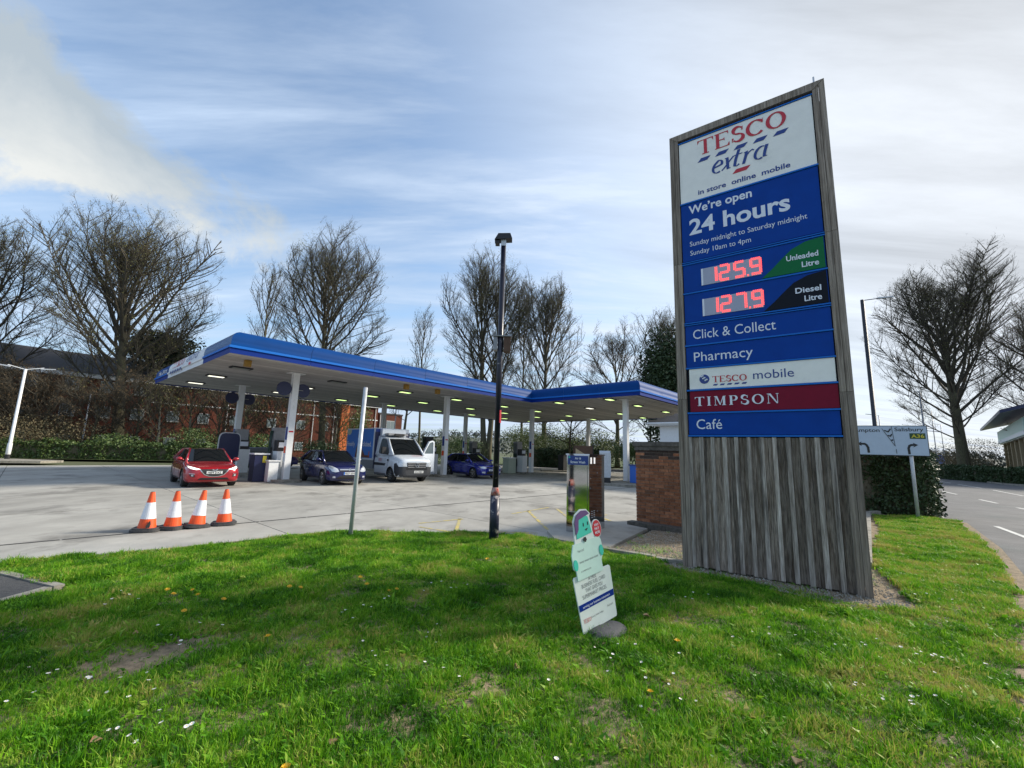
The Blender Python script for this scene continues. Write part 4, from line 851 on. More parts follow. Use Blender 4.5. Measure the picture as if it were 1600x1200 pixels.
# ================================================================== CARD STANDEE
T = thing('cutout_board', 'small white promotional cut-out board with teal head and red badge in the lawn', 'sign', (.70, 4.17, .03), R(37.8)); T.rotation_euler = (R(-5), R(-9), R(37.8))
def cut(pts, y0, y1, mt, name, par=None): return MB().prism(pts, y0, y1, ax='y').build(name, K[mt], par or T)
def say(s, x, z, wd, h, y, mt, par, bold=0.):
    l_ = MB(); text_mb(l_, s, x, z, wd, h, y, bold=bold); return l_.build('lettering', K[mt], par)
oval = lambda cx, cz, rx_, rz_, n_=24: [(cx+rx_*math.cos(2*math.pi*k_/n_), cz+rz_*math.sin(2*math.pi*k_/n_)) for k_ in range(n_)]
bd_ = cut([(.02, .0), (.49, .0), (.50, .02), (.515, .46), (.50, .475), (.015, .495), (.0, .48)], 0, .012, 'cardwhite', 'lower_board')
up_ = cut([(.045, .46), (.045, .54), (.015, .57), (.015, .69), (.04, .75), (.05, .78), (.41, .78), (.435, .74), (.44, .62), (.40, .56), (.40, .46)], -.014, -.002, 'cardmint', 'card_body')
hd_ = cut([(.08, .78), (.095, .90), (.10, .98), (.14, 1.04), (.22, 1.075), (.30, 1.06), (.345, 1.01), (.33, .985), (.335, .90), (.35, .78)], -.012, .0, 'cardwhite', 'head_outline')
cut([(.115, .82), (.125, .95), (.15, 1.0), (.23, 1.03), (.30, .99), (.315, .90), (.325, .835)], -.018, -.0125, 'print_teal', 'head', hd_)
cut([(.105, .86), (.11, .97), (.15, 1.035), (.22, 1.062), (.29, 1.05), (.325, 1.012), (.25, 1.0), (.17, .985), (.155, .93), (.15, .90), (.125, .87)], -.022, -.0185, 'print_purple', 'hair', hd_)
for x in (.225, .285): cut(oval(x, .93, .005, .018, 10), -.0215, -.0185, 'print', 'eye', hd_)
cut([(.235, .885), (.255, .868), (.275, .889)], -.0215, -.0185, 'print', 'mouth', hd_)
for x, z in ((.045, .60), (.415, .645)): cut(oval(x, z, .028, .05, 16), -.020, -.0145, 'print_teal', 'hand', up_)
cut([(.20, .815), (.19, .79), (.215, .77), (.235, .79), (.225, .815)], -.0235, -.0185, 'print', 'microphone', hd_)
bg_ = cut(oval(.405, .85, .068, .088), -.010, .0, 'cardwhite', 'badge'); cut(oval(.405, .85, .060, .080), -.014, -.0105, 'red', 'badge_face', bg_)
for i, s in enumerate(('WHY', 'PAY', 'MORE')): say(s, .372, .875-i*.036, .066, .026, -.0165, 'letter', bg_, .01)
for s, x, z, wd in (('A FREE', .19, .425, .11), ('BUSINESS FUEL CARD', .09, .378, .33), ('THAT GIVES YOU', .13, .331, .24), ('SUPERMARKET PRICES.', .08, .284, .34)): say(s, x, z, wd, .036, -.002, 'greytext', bd_)
cut([(.017, .195), (.500, .195), (.503, .25), (.014, .25)], -.004, -.0005, 'lipblue', 'blue_band', bd_)
say('serving our business customers', .06, .212, .38, .022, -.006, 'letter', bd_)
l = MB(); serif(l, 'TESCO', .045, .085, .095, .034, -.002); l.build('lettering', K['red'], bd_)
say('Every little helps', .15, .10, .17, .016, -.002, 'greytext', bd_); say('Fuel card', .385, .12, .08, .02, -.002, 'greytext', bd_)
say('Fuel card', .10, .70, .08, .024, -.0155, 'greytext', up_); say('0000 0000 0000 0000', .10, .60, .26, .016, -.0155, 'greytext', up_); say('A CARDHOLDER', .10, .52, .14, .014, -.0155, 'greytext', up_)
b = MB(); nn = 16
ring = lambda k_, f_, z: [( .29+.27*f_*math.cos(2*math.pi*i/nn), -.02+.17*f_*math.sin(2*math.pi*i/nn), z) for i in range(nn)]
rr_ = ring(0, 1, -.03)+ring(1, .95, .012)+ring(2, .70, .045)+ring(3, .30, .06)
b.add(rr_, [(k_*nn+i, k_*nn+(i+1) % nn, (k_+1)*nn+(i+1) % nn, (k_+1)*nn+i) for k_ in range(3) for i in range(nn)]+[tuple(3*nn+i for i in range(nn))])
o = b.build('rubber_base', K['basegrey'], T, True); o.rotation_euler = (R(5), R(9), 0); o.location = (0, 0, -.015)

# flowers --------------------------------------------------------
def dandelion_mesh():
    b = MB(); b.tube([(0, 0, 0), (.004, 0, .05)], .003, 5)
    for i in range(14):
        a = i*.449; b.add([(.004, 0, .05), (.004+.019*math.cos(a-.15), .019*math.sin(a-.15), .058), (.004+.019*math.cos(a+.15), .019*math.sin(a+.15), .058)], [(0, 1, 2)], 1)
        b.add([(.004, 0, .054), (.004+.012*math.cos(a), .012*math.sin(a), .064), (.004+.012*math.cos(a+.3), .012*math.sin(a+.3), .064)], [(0, 1, 2)], 1)
    return b
def flower(name, b, ms, label, pts, cat, grp, smin, smax):
    me_ = None
    for i, (x, y) in enumerate(pts):
        if me_ is None: o = b.build(name, ms); me_ = o.data
        else: o = link(name, me_)
        s = rnd.uniform(smin, smax); o.location = (x, y, float(zmound(x, y))-.005); o.scale = (s, s, s); o.rotation_euler = (rnd.uniform(-.25, .25), rnd.uniform(-.25, .25), rnd.random()*6); tag(o, label, cat, grp)
DP = [(-3.63, 4.91), (-3.50, 4.79), (-3.36, 4.93), (-3.18, 4.74), (-2.85, 4.62), (-2.35, 4.93), (-2.25, 4.95), (-1.73, 5.35), (-1.57, 5.13), (-1.27, 5.0), (-1.24, 5.08), (-1.9, 3.74), (-1.90, 2.10), (-1.80, 2.04), (-1.78, 1.97), (-1.02, 2.32), (1.13, 6.75), (1.05, 6.7), (.98, 3.15), (1.45, 3.9), (-.27, 6.6), (-3.0, 4.3)]
flower('dandelion', dandelion_mesh(), [K['stem'], K['yellowflower']], 'yellow dandelion flower in the rough lawn', DP, 'dandelion', 'dandelions in the lawn', 1.15, 1.6)
db = MB(); db.tube([(0, 0, 0), (0, 0, .045)], .0015, 4)
for i in range(9):
    a = i*.698; db.add([(0, 0, .045), (.0095*math.cos(a-.3), .0095*math.sin(a-.3), .049), (.0115*math.cos(a), .0115*math.sin(a), .049), (.0095*math.cos(a+.3), .0095*math.sin(a+.3), .049)], [(0, 1, 2, 3)], 1)
db.add([(.003*math.cos(i*1.05), .003*math.sin(i*1.05), .0505) for i in range(6)], [tuple(range(6))], 2)
cent = [(-3.4, 3.25, .35), (-3.0, 3.1, .3), (-2.3, 3.1, .3), (-2.7, 3.9, .3), (-1.5, 4.4, .25), (-2.1, 2.75, .3), (-1.2, 4.9, .3), (-.6, 5.3, .4), (1.0, 3.7, .3), (1.2, 3.2, .3), (1.0, 2.3, .3), (2.3, 4.2, .4), (3.0, 3.9, .35), (3.4, 3.8, .3), (2.6, 3.1, .3), (1.8, 2.3, .3), (1.25, 1.95, .25), (1.1, 3.9, .25), (.2, 2.2, .3), (-.3, 3.3, .4), (5.1, 5.3, .5), (6.5, 7.2, .6), (-3.8, 4.6, .3), (-.8, 3.9, .4), (2.0, 5.2, .3)]
pts = []
for x, y, s in cent:
    for i in range(rnd.randint(3, 9)): pts.append((rnd.gauss(x, s*.6), rnd.gauss(y, s*.4)))
pts = [p_ for p_ in pts if inside(np.array([p_]), EDGE)[0] and not inside(np.array([p_]), PATCH)[0]]
flower('daisy', db, [K['stem'], K['daisy'], K['yellowflower']], 'small white daisy flower in the lawn', pts, 'daisy', 'daisies in the lawn', .85, 1.3)

# ================================================================== VEHICLES
def catmull(P, n):
    P = np.array(P, float); m = len(P); out = []
    for t_ in np.linspace(0, m-1-1e-9, n):
        i = int(t_); f_ = t_-i; p0, p1, p2, p3 = P[max(i-1, 0)], P[i], P[min(i+1, m-1)], P[min(i+2, m-1)]
        out.append(.5*((2*p1)+(-p0+p2)*f_+(2*p0-5*p1+4*p2-p3)*f_**2+(-p0+3*p1-3*p2+p3)*f_**3))
    return np.array(out)
def hull(name, stations, mats, parent, wheels, wr, nx=44, nring=18):
    """stations: x, zb, zs, w ; body lofted below the windows, arches cut with a boolean"""
    S_ = catmull(stations, nx); vs_, fs_ = [], []; cnt = None
    for x, zb, zs, w_ in S_:
        h = zs-zb
        half = [(0, zb), (.7*w_, zb), (.93*w_, zb+.05*h), (.985*w_, zb+.22*h), (w_, zb+.48*h), (.985*w_, zb+.72*h), (.93*w_, zb+.90*h), (.80*w_, zb+1.0*h), (.45*w_, zb+1.035*h), (0, zb+1.05*h)]
        hp = catmull(half, nring); ring = [(x, y, z) for y, z in hp]+[(x, -y, z) for y, z in hp[-2:0:-1]]
        cnt = len(ring); vs_ += ring
    for i in range(nx-1):
        for k_ in range(cnt): fs_.append((i*cnt+k_, i*cnt+(k_+1) % cnt, (i+1)*cnt+(k_+1) % cnt, (i+1)*cnt+k_))
    fs_.append(tuple(range(cnt-1, -1, -1))); fs_.append(tuple((nx-1)*cnt+k_ for k_ in range(cnt)))
    me_ = bpy.data.meshes.new('b'); me_.from_pydata(vs_, [], fs_)
    for m_ in mats: me_.materials.append(m_)
    bm = bmesh.new(); bm.from_mesh(me_); bmesh.ops.recalc_face_normals(bm, faces=bm.faces); bm.to_mesh(me_); bm.free()
    tmp = link('tmp', me_); cb = MB()
    for wx, wy in wheels: cb.cyl((wx, wy-.28 if wy > 0 else wy-.30, wr), wr+.055, .58, 28, ax='y')
    ct = cb.build('cut', list(mats)); ct.data.polygons.foreach_set('material_index', [1]*len(ct.data.polygons))
    bm = bmesh.new(); bm.from_mesh(ct.data); bmesh.ops.recalc_face_normals(bm, faces=bm.faces); bm.to_mesh(ct.data); bm.free()
    md = tmp.modifiers.new('b', 'BOOLEAN'); md.operation = 'DIFFERENCE'; md.object = ct; md.solver = 'EXACT'
    dg = bpy.context.evaluated_depsgraph_get(); me2 = bpy.data.meshes.new_from_object(tmp.evaluated_get(dg))
    bpy.data.objects.remove(tmp); bpy.data.objects.remove(ct)
    me2.polygons.foreach_set('use_smooth', [p_.material_index == 0 and len(p_.vertices) < 12 for p_ in me2.polygons])
    me2.name = name; return link(name, me2, parent)
def patch(b, c00, c10, c11, c01, n=8, bulge=(0, 0, 0), mi=0):
    c00, c10, c11, c01, bl_ = map(Vector, (c00, c10, c11, c01, bulge)); vs_ = []
    for i in range(n+1):
        for j in range(n+1):
            a, c = i/n, j/n; p_ = c00.lerp(c10, a).lerp(c01.lerp(c11, a), c); vs_.append(p_+bl_*(4*a*(1-a))*(1 if bl_.z == 0 else 4*c*(1-c)*.5+.5))
    b.add(vs_, [(i*(n+1)+j, (i+1)*(n+1)+j, (i+1)*(n+1)+j+1, i*(n+1)+j+1) for i in range(n) for j in range(n)], mi)
def decal(body, poly, axis, mt, name, parent, off=.008, sub=3, sgn=1):
    """a thin shape pressed onto the body: axis x -> poly is (y,z) seen from the front, y -> (x,z) from the side, z -> (x,y) from above"""
    bv = body if isinstance(body, BVHTree) else BVHTree.FromObject(body, bpy.context.evaluated_depsgraph_get())
    bm = bmesh.new(); vs_ = [bm.verts.new((a, c, 0)) for a, c in poly]; bm.faces.new(vs_)
    bmesh.ops.triangulate(bm, faces=bm.faces)
    for _ in range(sub):
        le = [e_ for e_ in bm.edges if e_.calc_length() > .06]
        if not le: break
        bmesh.ops.subdivide_edges(bm, edges=le, cuts=1); bmesh.ops.triangulate(bm, faces=[f_ for f_ in bm.faces if len(f_.verts) > 3])
    for v_ in bm.verts:
        a, c = v_.co.x, v_.co.y
        if axis == 'x': o_, d_ = Vector((6*sgn, a, c)), Vector((-sgn, 0, 0))
        elif axis == 'y': o_, d_ = Vector((a, 4*sgn, c)), Vector((0, -sgn, 0))
        else: o_, d_ = Vector((a, c, 5)), Vector((0, 0, -1))
        h = bv.ray_cast(o_, d_)
        if h[0] is None: h = bv.find_nearest(Vector((1.9*sgn if axis == 'x' else a, a if axis == 'x' else .8*sgn, c)))
        v_.co = h[0]-d_*off
    g_ = bmesh.ops.extrude_face_region(bm, geom=list(bm.faces)); dvec = (Vector((-sgn, 0, 0)) if axis == 'x' else Vector((0, -sgn, 0)) if axis == 'y' else Vector((0, 0, -1)))*(off+.01)
    for e_ in g_['geom']:
        if isinstance(e_, bmesh.types.BMVert): e_.co += dvec
    me_ = bpy.data.meshes.new(name); bm.to_mesh(me_); bm.free(); me_.materials.append(K[mt]); return link(name, me_, parent)
def wheel(parent, x, y, rad, wd=.22, spokes=5, rimr=.62):
    s = 1 if y > 0 else -1
    b = MB(); b.tube([(x, y-s*wd/2, rad), (x, y-s*wd*.4, rad), (x, y+s*wd*.4, rad), (x, y+s*wd/2, rad)], [rad*.9, rad, rad, rad*.9], 28)
    wo_ = b.build('wheel', K['rubber'], parent, False)
    rb = MB(); rb.cyl((x, y+s*(wd/2-.008) if s > 0 else y-wd/2-.012, rad), rad*rimr*1.08, .02, 28, ax='y'); rb.build('wheel_well', K['black'], wo_)
    q = MB(); yo = y+s*(wd/2+.016)
    for k_ in range(24):
        a0, a1 = k_*math.pi/12, (k_+1)*math.pi/12; r1, r2 = rad*rimr*1.1, rad*rimr*.95
        q.add([(x+r1*math.cos(a0), yo, rad+r1*math.sin(a0)), (x+r1*math.cos(a1), yo, rad+r1*math.sin(a1)), (x+r2*math.cos(a1), yo+s*.006, rad+r2*math.sin(a1)), (x+r2*math.cos(a0), yo+s*.006, rad+r2*math.sin(a0))], [(0, 1, 2, 3)])
    for k_ in range(spokes):
        a = k_*2*math.pi/spokes+.3; r2 = rad*rimr; c, s_ = math.cos(a), math.sin(a); w1, w2 = rad*.10, rad*.065
        q.add([(x-s_*w1, yo+s*.008, rad+c*w1), (x+c*r2-s_*w2, yo+s*.002, rad+s_*r2+c*w2), (x+c*r2+s_*w2, yo+s*.002, rad+s_*r2-c*w2), (x+s_*w1, yo+s*.008, rad-c*w1)], [(0, 1, 2, 3)])
    q.cyl((x, min(yo, yo+s*.012), rad), rad*.16, .012, 12, ax='y'); q.build('rim', K['rim'], wo_)
def numplate(body, T_, s, y0, z0, wd=.50, h=.11, mt='plate', xo=None, blue=False):
    bv = BVHTree.FromObject(body, bpy.context.evaluated_depsgraph_get()); hh = bv.ray_cast(Vector((6, y0, z0+h/2)), Vector((-1, 0, 0)))
    x = (hh[0].x if hh[0] else 2)+.025 if xo is None else xo
    p_ = MB().box(x-.03, x, y0-wd/2, y0+wd/2, z0, z0+h).build('number_plate', K[mt], T_)
    l_ = MB(); text_mb(l_, s, 0, 0, wd*.86, h*.72, 0, bold=.02)
    l_.v = [(x+.003, y0-wd*.43+a[0], z0+h*.14+a[2]) for a in l_.v]; l_.build('lettering', K['print'], p_)
    if blue: MB().box(x, x+.002, y0-wd/2, y0-wd/2+.045, z0, z0+h).build('blue_band', K['ltblue'], p_)
    return x
def car(name, label, loc, rz, paint, st, gh, wb, wr=.315, front=None, scale=1.):
    T_ = thing(name, label, 'car', loc, rz); P_m = K[paint]; hw = .76
    body = hull('body', st, [P_m, K['black']], T_, [(wb/2, hw), (wb/2, -hw), (-wb/2, hw), (-wb/2, -hw)], wr)
    for x in (wb/2, -wb/2):
        for y in (hw, -hw): wheel(T_, x, y, wr)
    xa, xb, xc, xd, zb1, zr, zb2, wbs, wts = gh   # screen base, screen top, rear top, rear base, belt z front, roof z, belt z rear, half widths
    Fb, Ft, Rt, Rb = (xa, zb1), (xb, zr), (xc, zr-.02), (xd, zb2)
    b = MB(); patch(b, (Fb[0], -wbs, Fb[1]), (Fb[0], wbs, Fb[1]), (Ft[0], wts, Ft[1]), (Ft[0], -wts, Ft[1]), 8, (.13, 0, 0)); b.build('windscreen', K['carglass'], T_, True)
    b = MB(); patch(b, (Rb[0], wbs, Rb[1]), (Rb[0], -wbs, Rb[1]), (Rt[0], -wts, Rt[1]), (Rt[0], wts, Rt[1]), 8, (-.1, 0, 0)); b.build('rear_window', K['carglass'], T_, True)
    for s_ in (1, -1):
        b = MB(); q = [(Fb[0], s_*wbs, Fb[1]), (Rb[0], s_*wbs, Rb[1]), (Rt[0], s_*wts, Rt[1]), (Ft[0], s_*wts, Ft[1])]
        if s_ > 0: q = q[::-1]
        patch(b, *q, 8, (0, s_*.05, 0)); b.build('side_window', K['carglass'], T_, True)
        up_r = lambda p_: (p_[0], s_*(wbs+.0), p_[1])
        MB().tube([(Fb[0]+.03, s_*(wbs+.01), Fb[1]-.03), (Ft[0], s_*wts, Ft[1])], [.045, .035], 8).build('pillar', P_m, T_, True)
        MB().tube([(Rb[0]-.02, s_*(wbs+.0), Rb[1]-.03), (Rt[0], s_*wts, Rt[1])], [.10, .05], 8).build('pillar', P_m, T_, True)
        xm = (xb+xc)/2+.05; MB().tube([(xm+.03, s_*(wbs+.045), (zb1+zb2)/2), (xm-.03, s_*(wts+.04), zr-.02)], .03, 6).build('pillar', K['black'], T_, True)
        MB().tube([(Ft[0], s_*wts, Ft[1]-.0)]+[(Ft[0]+(Rt[0]-Ft[0])*k_/5, s_*(wts+.05*math.sin(math.pi*k_/5)), Ft[1]+.012*math.sin(math.pi*k_/5)-.02*k_/5) for k_ in range(1, 6)], .035, 8).build('roof_rail', P_m, T_, True)
        # mirrors, handles, door gaps
        m_ = MB(); c_ = Vector((xa-.18, s_*(wbs+.21), zb1+.10)); m_.tube([c_+Vector((.10, 0, -.01)), c_+Vector((.06, 0, 0)), c_+Vector((-.02, 0, 0)), c_+Vector((-.08, 0, 0))], [.03, .085, .10, .08], 10)
        m_.v = [(a, c_.y+(bb-c_.y)*1.15, c_.z+(cc-c_.z)*.75) for a, bb, cc in m_.v]; m_.tube([c_, (c_.x, s_*(wbs+.02), c_.z-.06)], .025, 6); m_.build('mirror', P_m, T_, True)
    b = MB(); patch(b, (Ft[0], -wts, Ft[1]), (Ft[0], wts, Ft[1]), (Rt[0], wts, Rt[1]), (Rt[0], -wts, Rt[1]), 8, (0, 0, .045)); b.build('roof', P_m, T_, True)
    MB().box(xc+.05, xb-.05, -wts+.06, wts-.06, zr-.10, zr-.03).build('headlining', K['grey'], T_)
    bv = BVHTree.FromObject(body, bpy.context.evaluated_depsgraph_get())
    for s_ in (1, -1):
        for xg in (xa-.28, (xb+xc)/2+.02, xd+.62):
            decal(bv, [(xg, .38), (xg+.012, .38), (xg+.03, zb1-.08), (xg+.018, zb1-.08)], 'y', 'black', 'door_gap', T_, .004, 4, s_)
        for xg in ((xb+xc)/2+.13, xd+.72): decal(bv, [(xg, .80), (xg+.17, .80), (xg+.17, .825), (xg, .83)], 'y', paint if False else 'black', 'door_handle', T_, .02, 2, s_)
        decal(bv, [(wb/2-wr-.1, .27), (-wb/2+wr+.1, .27), (-wb/2+wr+.1, .32), (wb/2-wr-.1, .32)], 'y', 'black', 'sill', T_, .006, 5, s_)
    if front: front(T_, body, bv)
    return T_
M2 = lambda pts: [(-a, b) for a, b in pts][::-1]
def both(bv, poly, mt, name, T_, **k_):
    decal(bv, poly, 'x', mt, name, T_, **k_); decal(bv, M2(poly), 'x', mt, name, T_, **k_)
def front_red(T_, body, bv):
    grille = [(-.44, .685), (.44, .685), (.38, .60), (.30, .50), (.16, .44), (0, .425), (-.16, .44), (-.30, .50), (-.38, .60)]
    decal(bv, [(a*1.07, .425+(b-.425)*1.0-.022) if b < .68 else (a*1.09, b) for a, b in grille], 'x', 'chrome', 'grille_surround', T_, off=.008)
    decal(bv, grille, 'x', 'black', 'grille', T_, off=.018)
    both(bv, [(.44, .685), (.56, .66), (.74, .70), (.80, .76), (.80, .80), (.66, .755)], 'lampon', 'headlight', T_, off=.012)
    both(bv, [(.58, .40), (.72, .42), (.76, .50), (.62, .49)], 'black', 'fog_recess', T_, off=.008)
    both(bv, [(.64, .43), (.69, .43), (.71, .46), (.69, .485), (.64, .48)], 'lamp', 'fog_lamp', T_, off=.018)
    both(bv, [(.58, .50), (.76, .515), (.77, .53), (.60, .52)], 'chrome', 'fog_trim', T_, off=.012)
    decal(bv, [(-.50, .30), (.50, .30), (.42, .375), (-.42, .375)], 'x', 'black', 'lower_grille', T_, off=.008)
    x = numplate(body, T_, 'HJ64 DXZ', 0, .515, .50, .10)
    l_ = MB(); l_.tube([(x+.02, -.08, .69), (x+.025, -.04, .66), (x+.02, 0, .64), (x+.025, .04, .66), (x+.02, .08, .69)], .012, 6); l_.tube([(x+.02, -.08, .69), (x+.015, -.06, .63), (x+.015, 0, .62), (x+.015, .06, .63), (x+.02, .08, .69)], .010, 6); l_.build('badge', K['chrome'], T_)
def front_navy(T_, body, bv):
    decal(bv, [(-.40, .60), (.40, .60), (.44, .70), (-.44, .70)], 'x', 'black', 'grille', T_, off=.008)
    decal(bv, [(-.43, .655), (.43, .655), (.44, .705), (-.44, .705)], 'x', 'chrome', 'grille_bar', T_, off=.02)
    both(bv, [(.46, .60), (.60, .57), (.74, .60), (.80, .72), (.80, .86), (.70, .83), (.52, .72)], 'lamp', 'headlight', T_, off=.012)
    decal(bv, [(-.60, .28), (.60, .28), (.40, .42), (-.40, .42)], 'x', 'black', 'lower_grille', T_, off=.006)
    both(bv, [(.60, .33), (.70, .33), (.70, .40), (.60, .40)], 'lamp', 'fog_lamp', T_, off=.012)
    numplate(body, T_, 'YE57 KFV', 0, .46, .52, .11, blue=True)
    l_ = MB(); bx = bv.ray_cast(Vector((6, 0, .68)), Vector((-1, 0, 0)))[0].x+.03
    l_.tube([(bx, .05*math.cos(R(a)), .68+.05*math.sin(R(a))) for a in range(0, 361, 30)], .009, 6); l_.build('badge', K['chrome'], T_)
def front_blue(T_, body, bv):
    decal(bv, [(-.44, .645), (.44, .645), (.44, .70), (-.44, .70)], 'x', 'black', 'grille', T_, off=.008)
    decal(bv, [(-.44, .665), (.44, .665), (.44, .675), (-.44, .675)], 'x', 'chrome', 'grille_bar', T_, off=.015)
    both(bv, [(.46, .63), (.62, .60), (.79, .64), (.82, .74), (.64, .735), (.46, .71)], 'lamp', 'headlight', T_, off=.012)
    decal(bv, [(-.45, .28), (.45, .28), (.42, .45), (-.42, .45)], 'x', 'black', 'lower_grille', T_, off=.006)
    both(bv, [(.54, .33), (.74, .36), (.74, .43), (.54, .45)], 'lamp', 'fog_lamp', T_, off=.010)
    numplate(body, T_, 'WR17 OKE', 0, .47, .52, .11)
    l_ = MB(); bx = bv.ray_cast(Vector((6, 0, .68)), Vector((-1, 0, 0)))[0].x+.03
    l_.tube([(bx, .05*math.cos(R(a)), .68+.05*math.sin(R(a))) for a in range(0, 361, 30)], .007, 6); l_.build('badge', K['chrome'], T_)
ST = [(2.22, .34, .60, .50), (2.17, .24, .68, .68), (2.05, .20, .74, .81), (1.75, .19, .81, .885), (1.3, .19, .87, .90), (.85, .19, .93, .90), (0, .19, .96, .90), (-.9, .19, .99, .90), (-1.5, .20, 1.0, .885), (-1.95, .26, .98, .82), (-2.15, .35, .90, .70), (-2.2, .45, .80, .5)]
GH = (.98, .22, -1.30, -1.98, .93, 1.40, 1.02, .74, .57)
AZ = AN-math.pi/2
def at_uv(u_, v_, d_=0): p_ = W(u_, v_); return (p_.x, p_.y, d_)
car('red_car', 'metallic red hatchback with lit headlights parked left of the pumps', at_uv(.42, 3.15), AZ-R(4), 'paintred', ST, GH, 2.70, .325, front_red)
ST2 = [(2.12, .34, .62, .52), (2.07, .24, .72, .70), (1.95, .20, .80, .81), (1.65, .19, .88, .87), (1.2, .19, .95, .88), (.85, .19, .98, .88), (0, .19, 1.0, .88), (-.9, .19, 1.02, .88), (-1.5, .20, 1.03, .86), (-1.9, .26, 1.0, .80), (-2.05, .35, .92, .70), (-2.12, .45, .80, .5)]
car('navy_car', 'dark navy hatchback with chrome grille bar beside the nearest pump', at_uv(5.15, 1.75), AZ-R(5), 'paintnavy', ST2, (1.05, .25, -1.30, -1.9, .98, 1.44, 1.05, .73, .57), 2.61, .315, front_navy)
car('blue_car', 'bright blue hatchback standing just right of the delivery van', at_uv(14.55, 2.15), AZ-R(6), 'paintblue', ST2, (1.0, .2, -1.35, -1.95, .96, 1.43, 1.03, .74, .58), 2.62, .315, front_blue)

# ---- refrigerated delivery van
V = thing('delivery_van', 'white refrigerated delivery van with blue printed box body and open cab door', 'van', at_uv(8.75, 2.4), AZ-R(5))
hwv = .84; wbv = 3.7
SV = [(2.75, .36, 1.02, .62), (2.70, .28, 1.10, .82), (2.55, .26, 1.16, .93), (2.2, .25, 1.25, .985), (1.75, .25, 1.33, .99), (1.2, .25, 1.36, .99), (.5, .25, 1.36, .99), (.1, .25, 1.36, .99)]
# front axle at x = wbv/2 ; shift so the nose is .95 ahead of the axle
body = hull('cab_body', SV, [K['paintwhite'], K['black']], V, [(wbv/2, hwv), (wbv/2, -hwv)], .35)
for x in (wbv/2, -wbv/2):
    for y in (hwv, -hwv): wheel(V, x, y, .35, .22, 8, .58)
b = MB(); q = dict(a=(1.86, 1.36), b=(1.08, 2.18), c=(.1, 2.22))
patch(b, (1.86, -.86, 1.36), (1.86, .86, 1.36), (1.10, .72, 2.14), (1.10, -.72, 2.14), 8, (.12, 0, 0)); b.build('windscreen', K['carglass'], V, True)
b = MB(); patch(b, (1.12, -.76, 2.12), (1.12, .76, 2.12), (.1, .80, 2.30), (.1, -.80, 2.30), 8, (0, 0, .06)); b.build('cab_roof', K['paintwhite'], V, True)
for s_ in (1, -1):
    b = MB(); q = [(1.9, s_*.93, 1.3), (.1, s_*.95, 1.3), (.1, s_*.82, 2.30), (1.10, s_*.74, 2.14)]
    if s_ > 0: q = q[::-1]
    patch(b, *q, 8, (0, s_*.03, 0)); b.build('cab_side', K['paintwhite'] if s_ < 0 else K['black'], V, True)
    MB().tube([(1.90, s_*.88, 1.34), (1.5, s_*.84, 1.74), (1.10, s_*.76, 2.14)], [.055, .05, .045], 8).build('pillar', K['paintwhite'], V, True)
sg = MB(); pts = [(1.50, 1.36), (.62, 1.40), (.52, 1.5), (.56, 2.06), (.66, 2.12), (1.0, 2.10), (1.28, 1.80), (1.52, 1.48)]
yz = lambda x, z: -(.965-(z-1.3)*.165)
sg.add([(x, yz(x, z)-.025, z) for x, z in pts], [tuple(range(len(pts)))[::-1]]); o = sg.build('door_window', K['cabglass'], V)
sg = MB(); p2 = [(a+(a-1.0)*.08, b+(b-1.75)*.08) for a, b in pts]; sg.add([(x, yz(x, z)-.018, z) for x, z in p2], [tuple(range(len(pts)))[::-1]]); sg.build('window_seal', K['black'], V)
bv = BVHTree.FromObject(body, bpy.context.evaluated_depsgraph_get())
# lower dark plastics
decal(bv, [(-.97, .27), (.97, .27), (.97, .78), (.6, .62), (-.6, .62), (-.97, .78)], 'x', 'bumper', 'bumper', V, off=.02, sub=5)
for s_ in (1, -1): decal(bv, [(2.42, .30), (2.70, .45), (2.66, .72), (2.40, .95), (2.25, .90), (2.28, .5)], 'y', 'bumper', 'bumper_corner', V, .012, 4, s_); decal(bv, [(.12, .78), (1.30, .78), (1.38, .9), (.12, .92)], 'y', 'bumper', 'side_moulding', V, .012, 4, s_); decal(bv, [(.12, .30), (1.40, .30), (1.40, .40), (.12, .40)], 'y', 'vangrey', 'sill', V, .012, 4, s_)
decal(bv, [(-.50, .66), (.50, .66), (.56, .98), (-.56, .98)], 'x', 'bumper', 'grille', V, off=.015)
for z in (.74, .83, .91): decal(bv, [(-.50, z), (.50, z), (.51, z+.03), (-.51, z+.03)], 'x', 'grey', 'grille_bar', V, off=.03)
both(bv, [(.58, .78), (.74, .80), (.90, .92), (.90, 1.02), (.62, .98)], 'lamp', 'headlight', V, off=.012)
x = numplate(body, V, 'KX18 MNV', .12, .47, .52, .11)
l_ = MB(); bx = bv.ray_cast(Vector((6, 0, .86)), Vector((-1, 0, 0)))[0].x+.05
l_.tube([(bx, .10*math.cos(R(a)), .86+.10*math.sin(R(a))) for a in range(0, 361, 20)], .012, 6)
for a in (90, 210, 330): l_.tube([(bx, 0, .86), (bx, .10*math.cos(R(a)), .86+.10*math.sin(R(a)))], .009, 5)
l_.build('badge', K['chrome'], V)
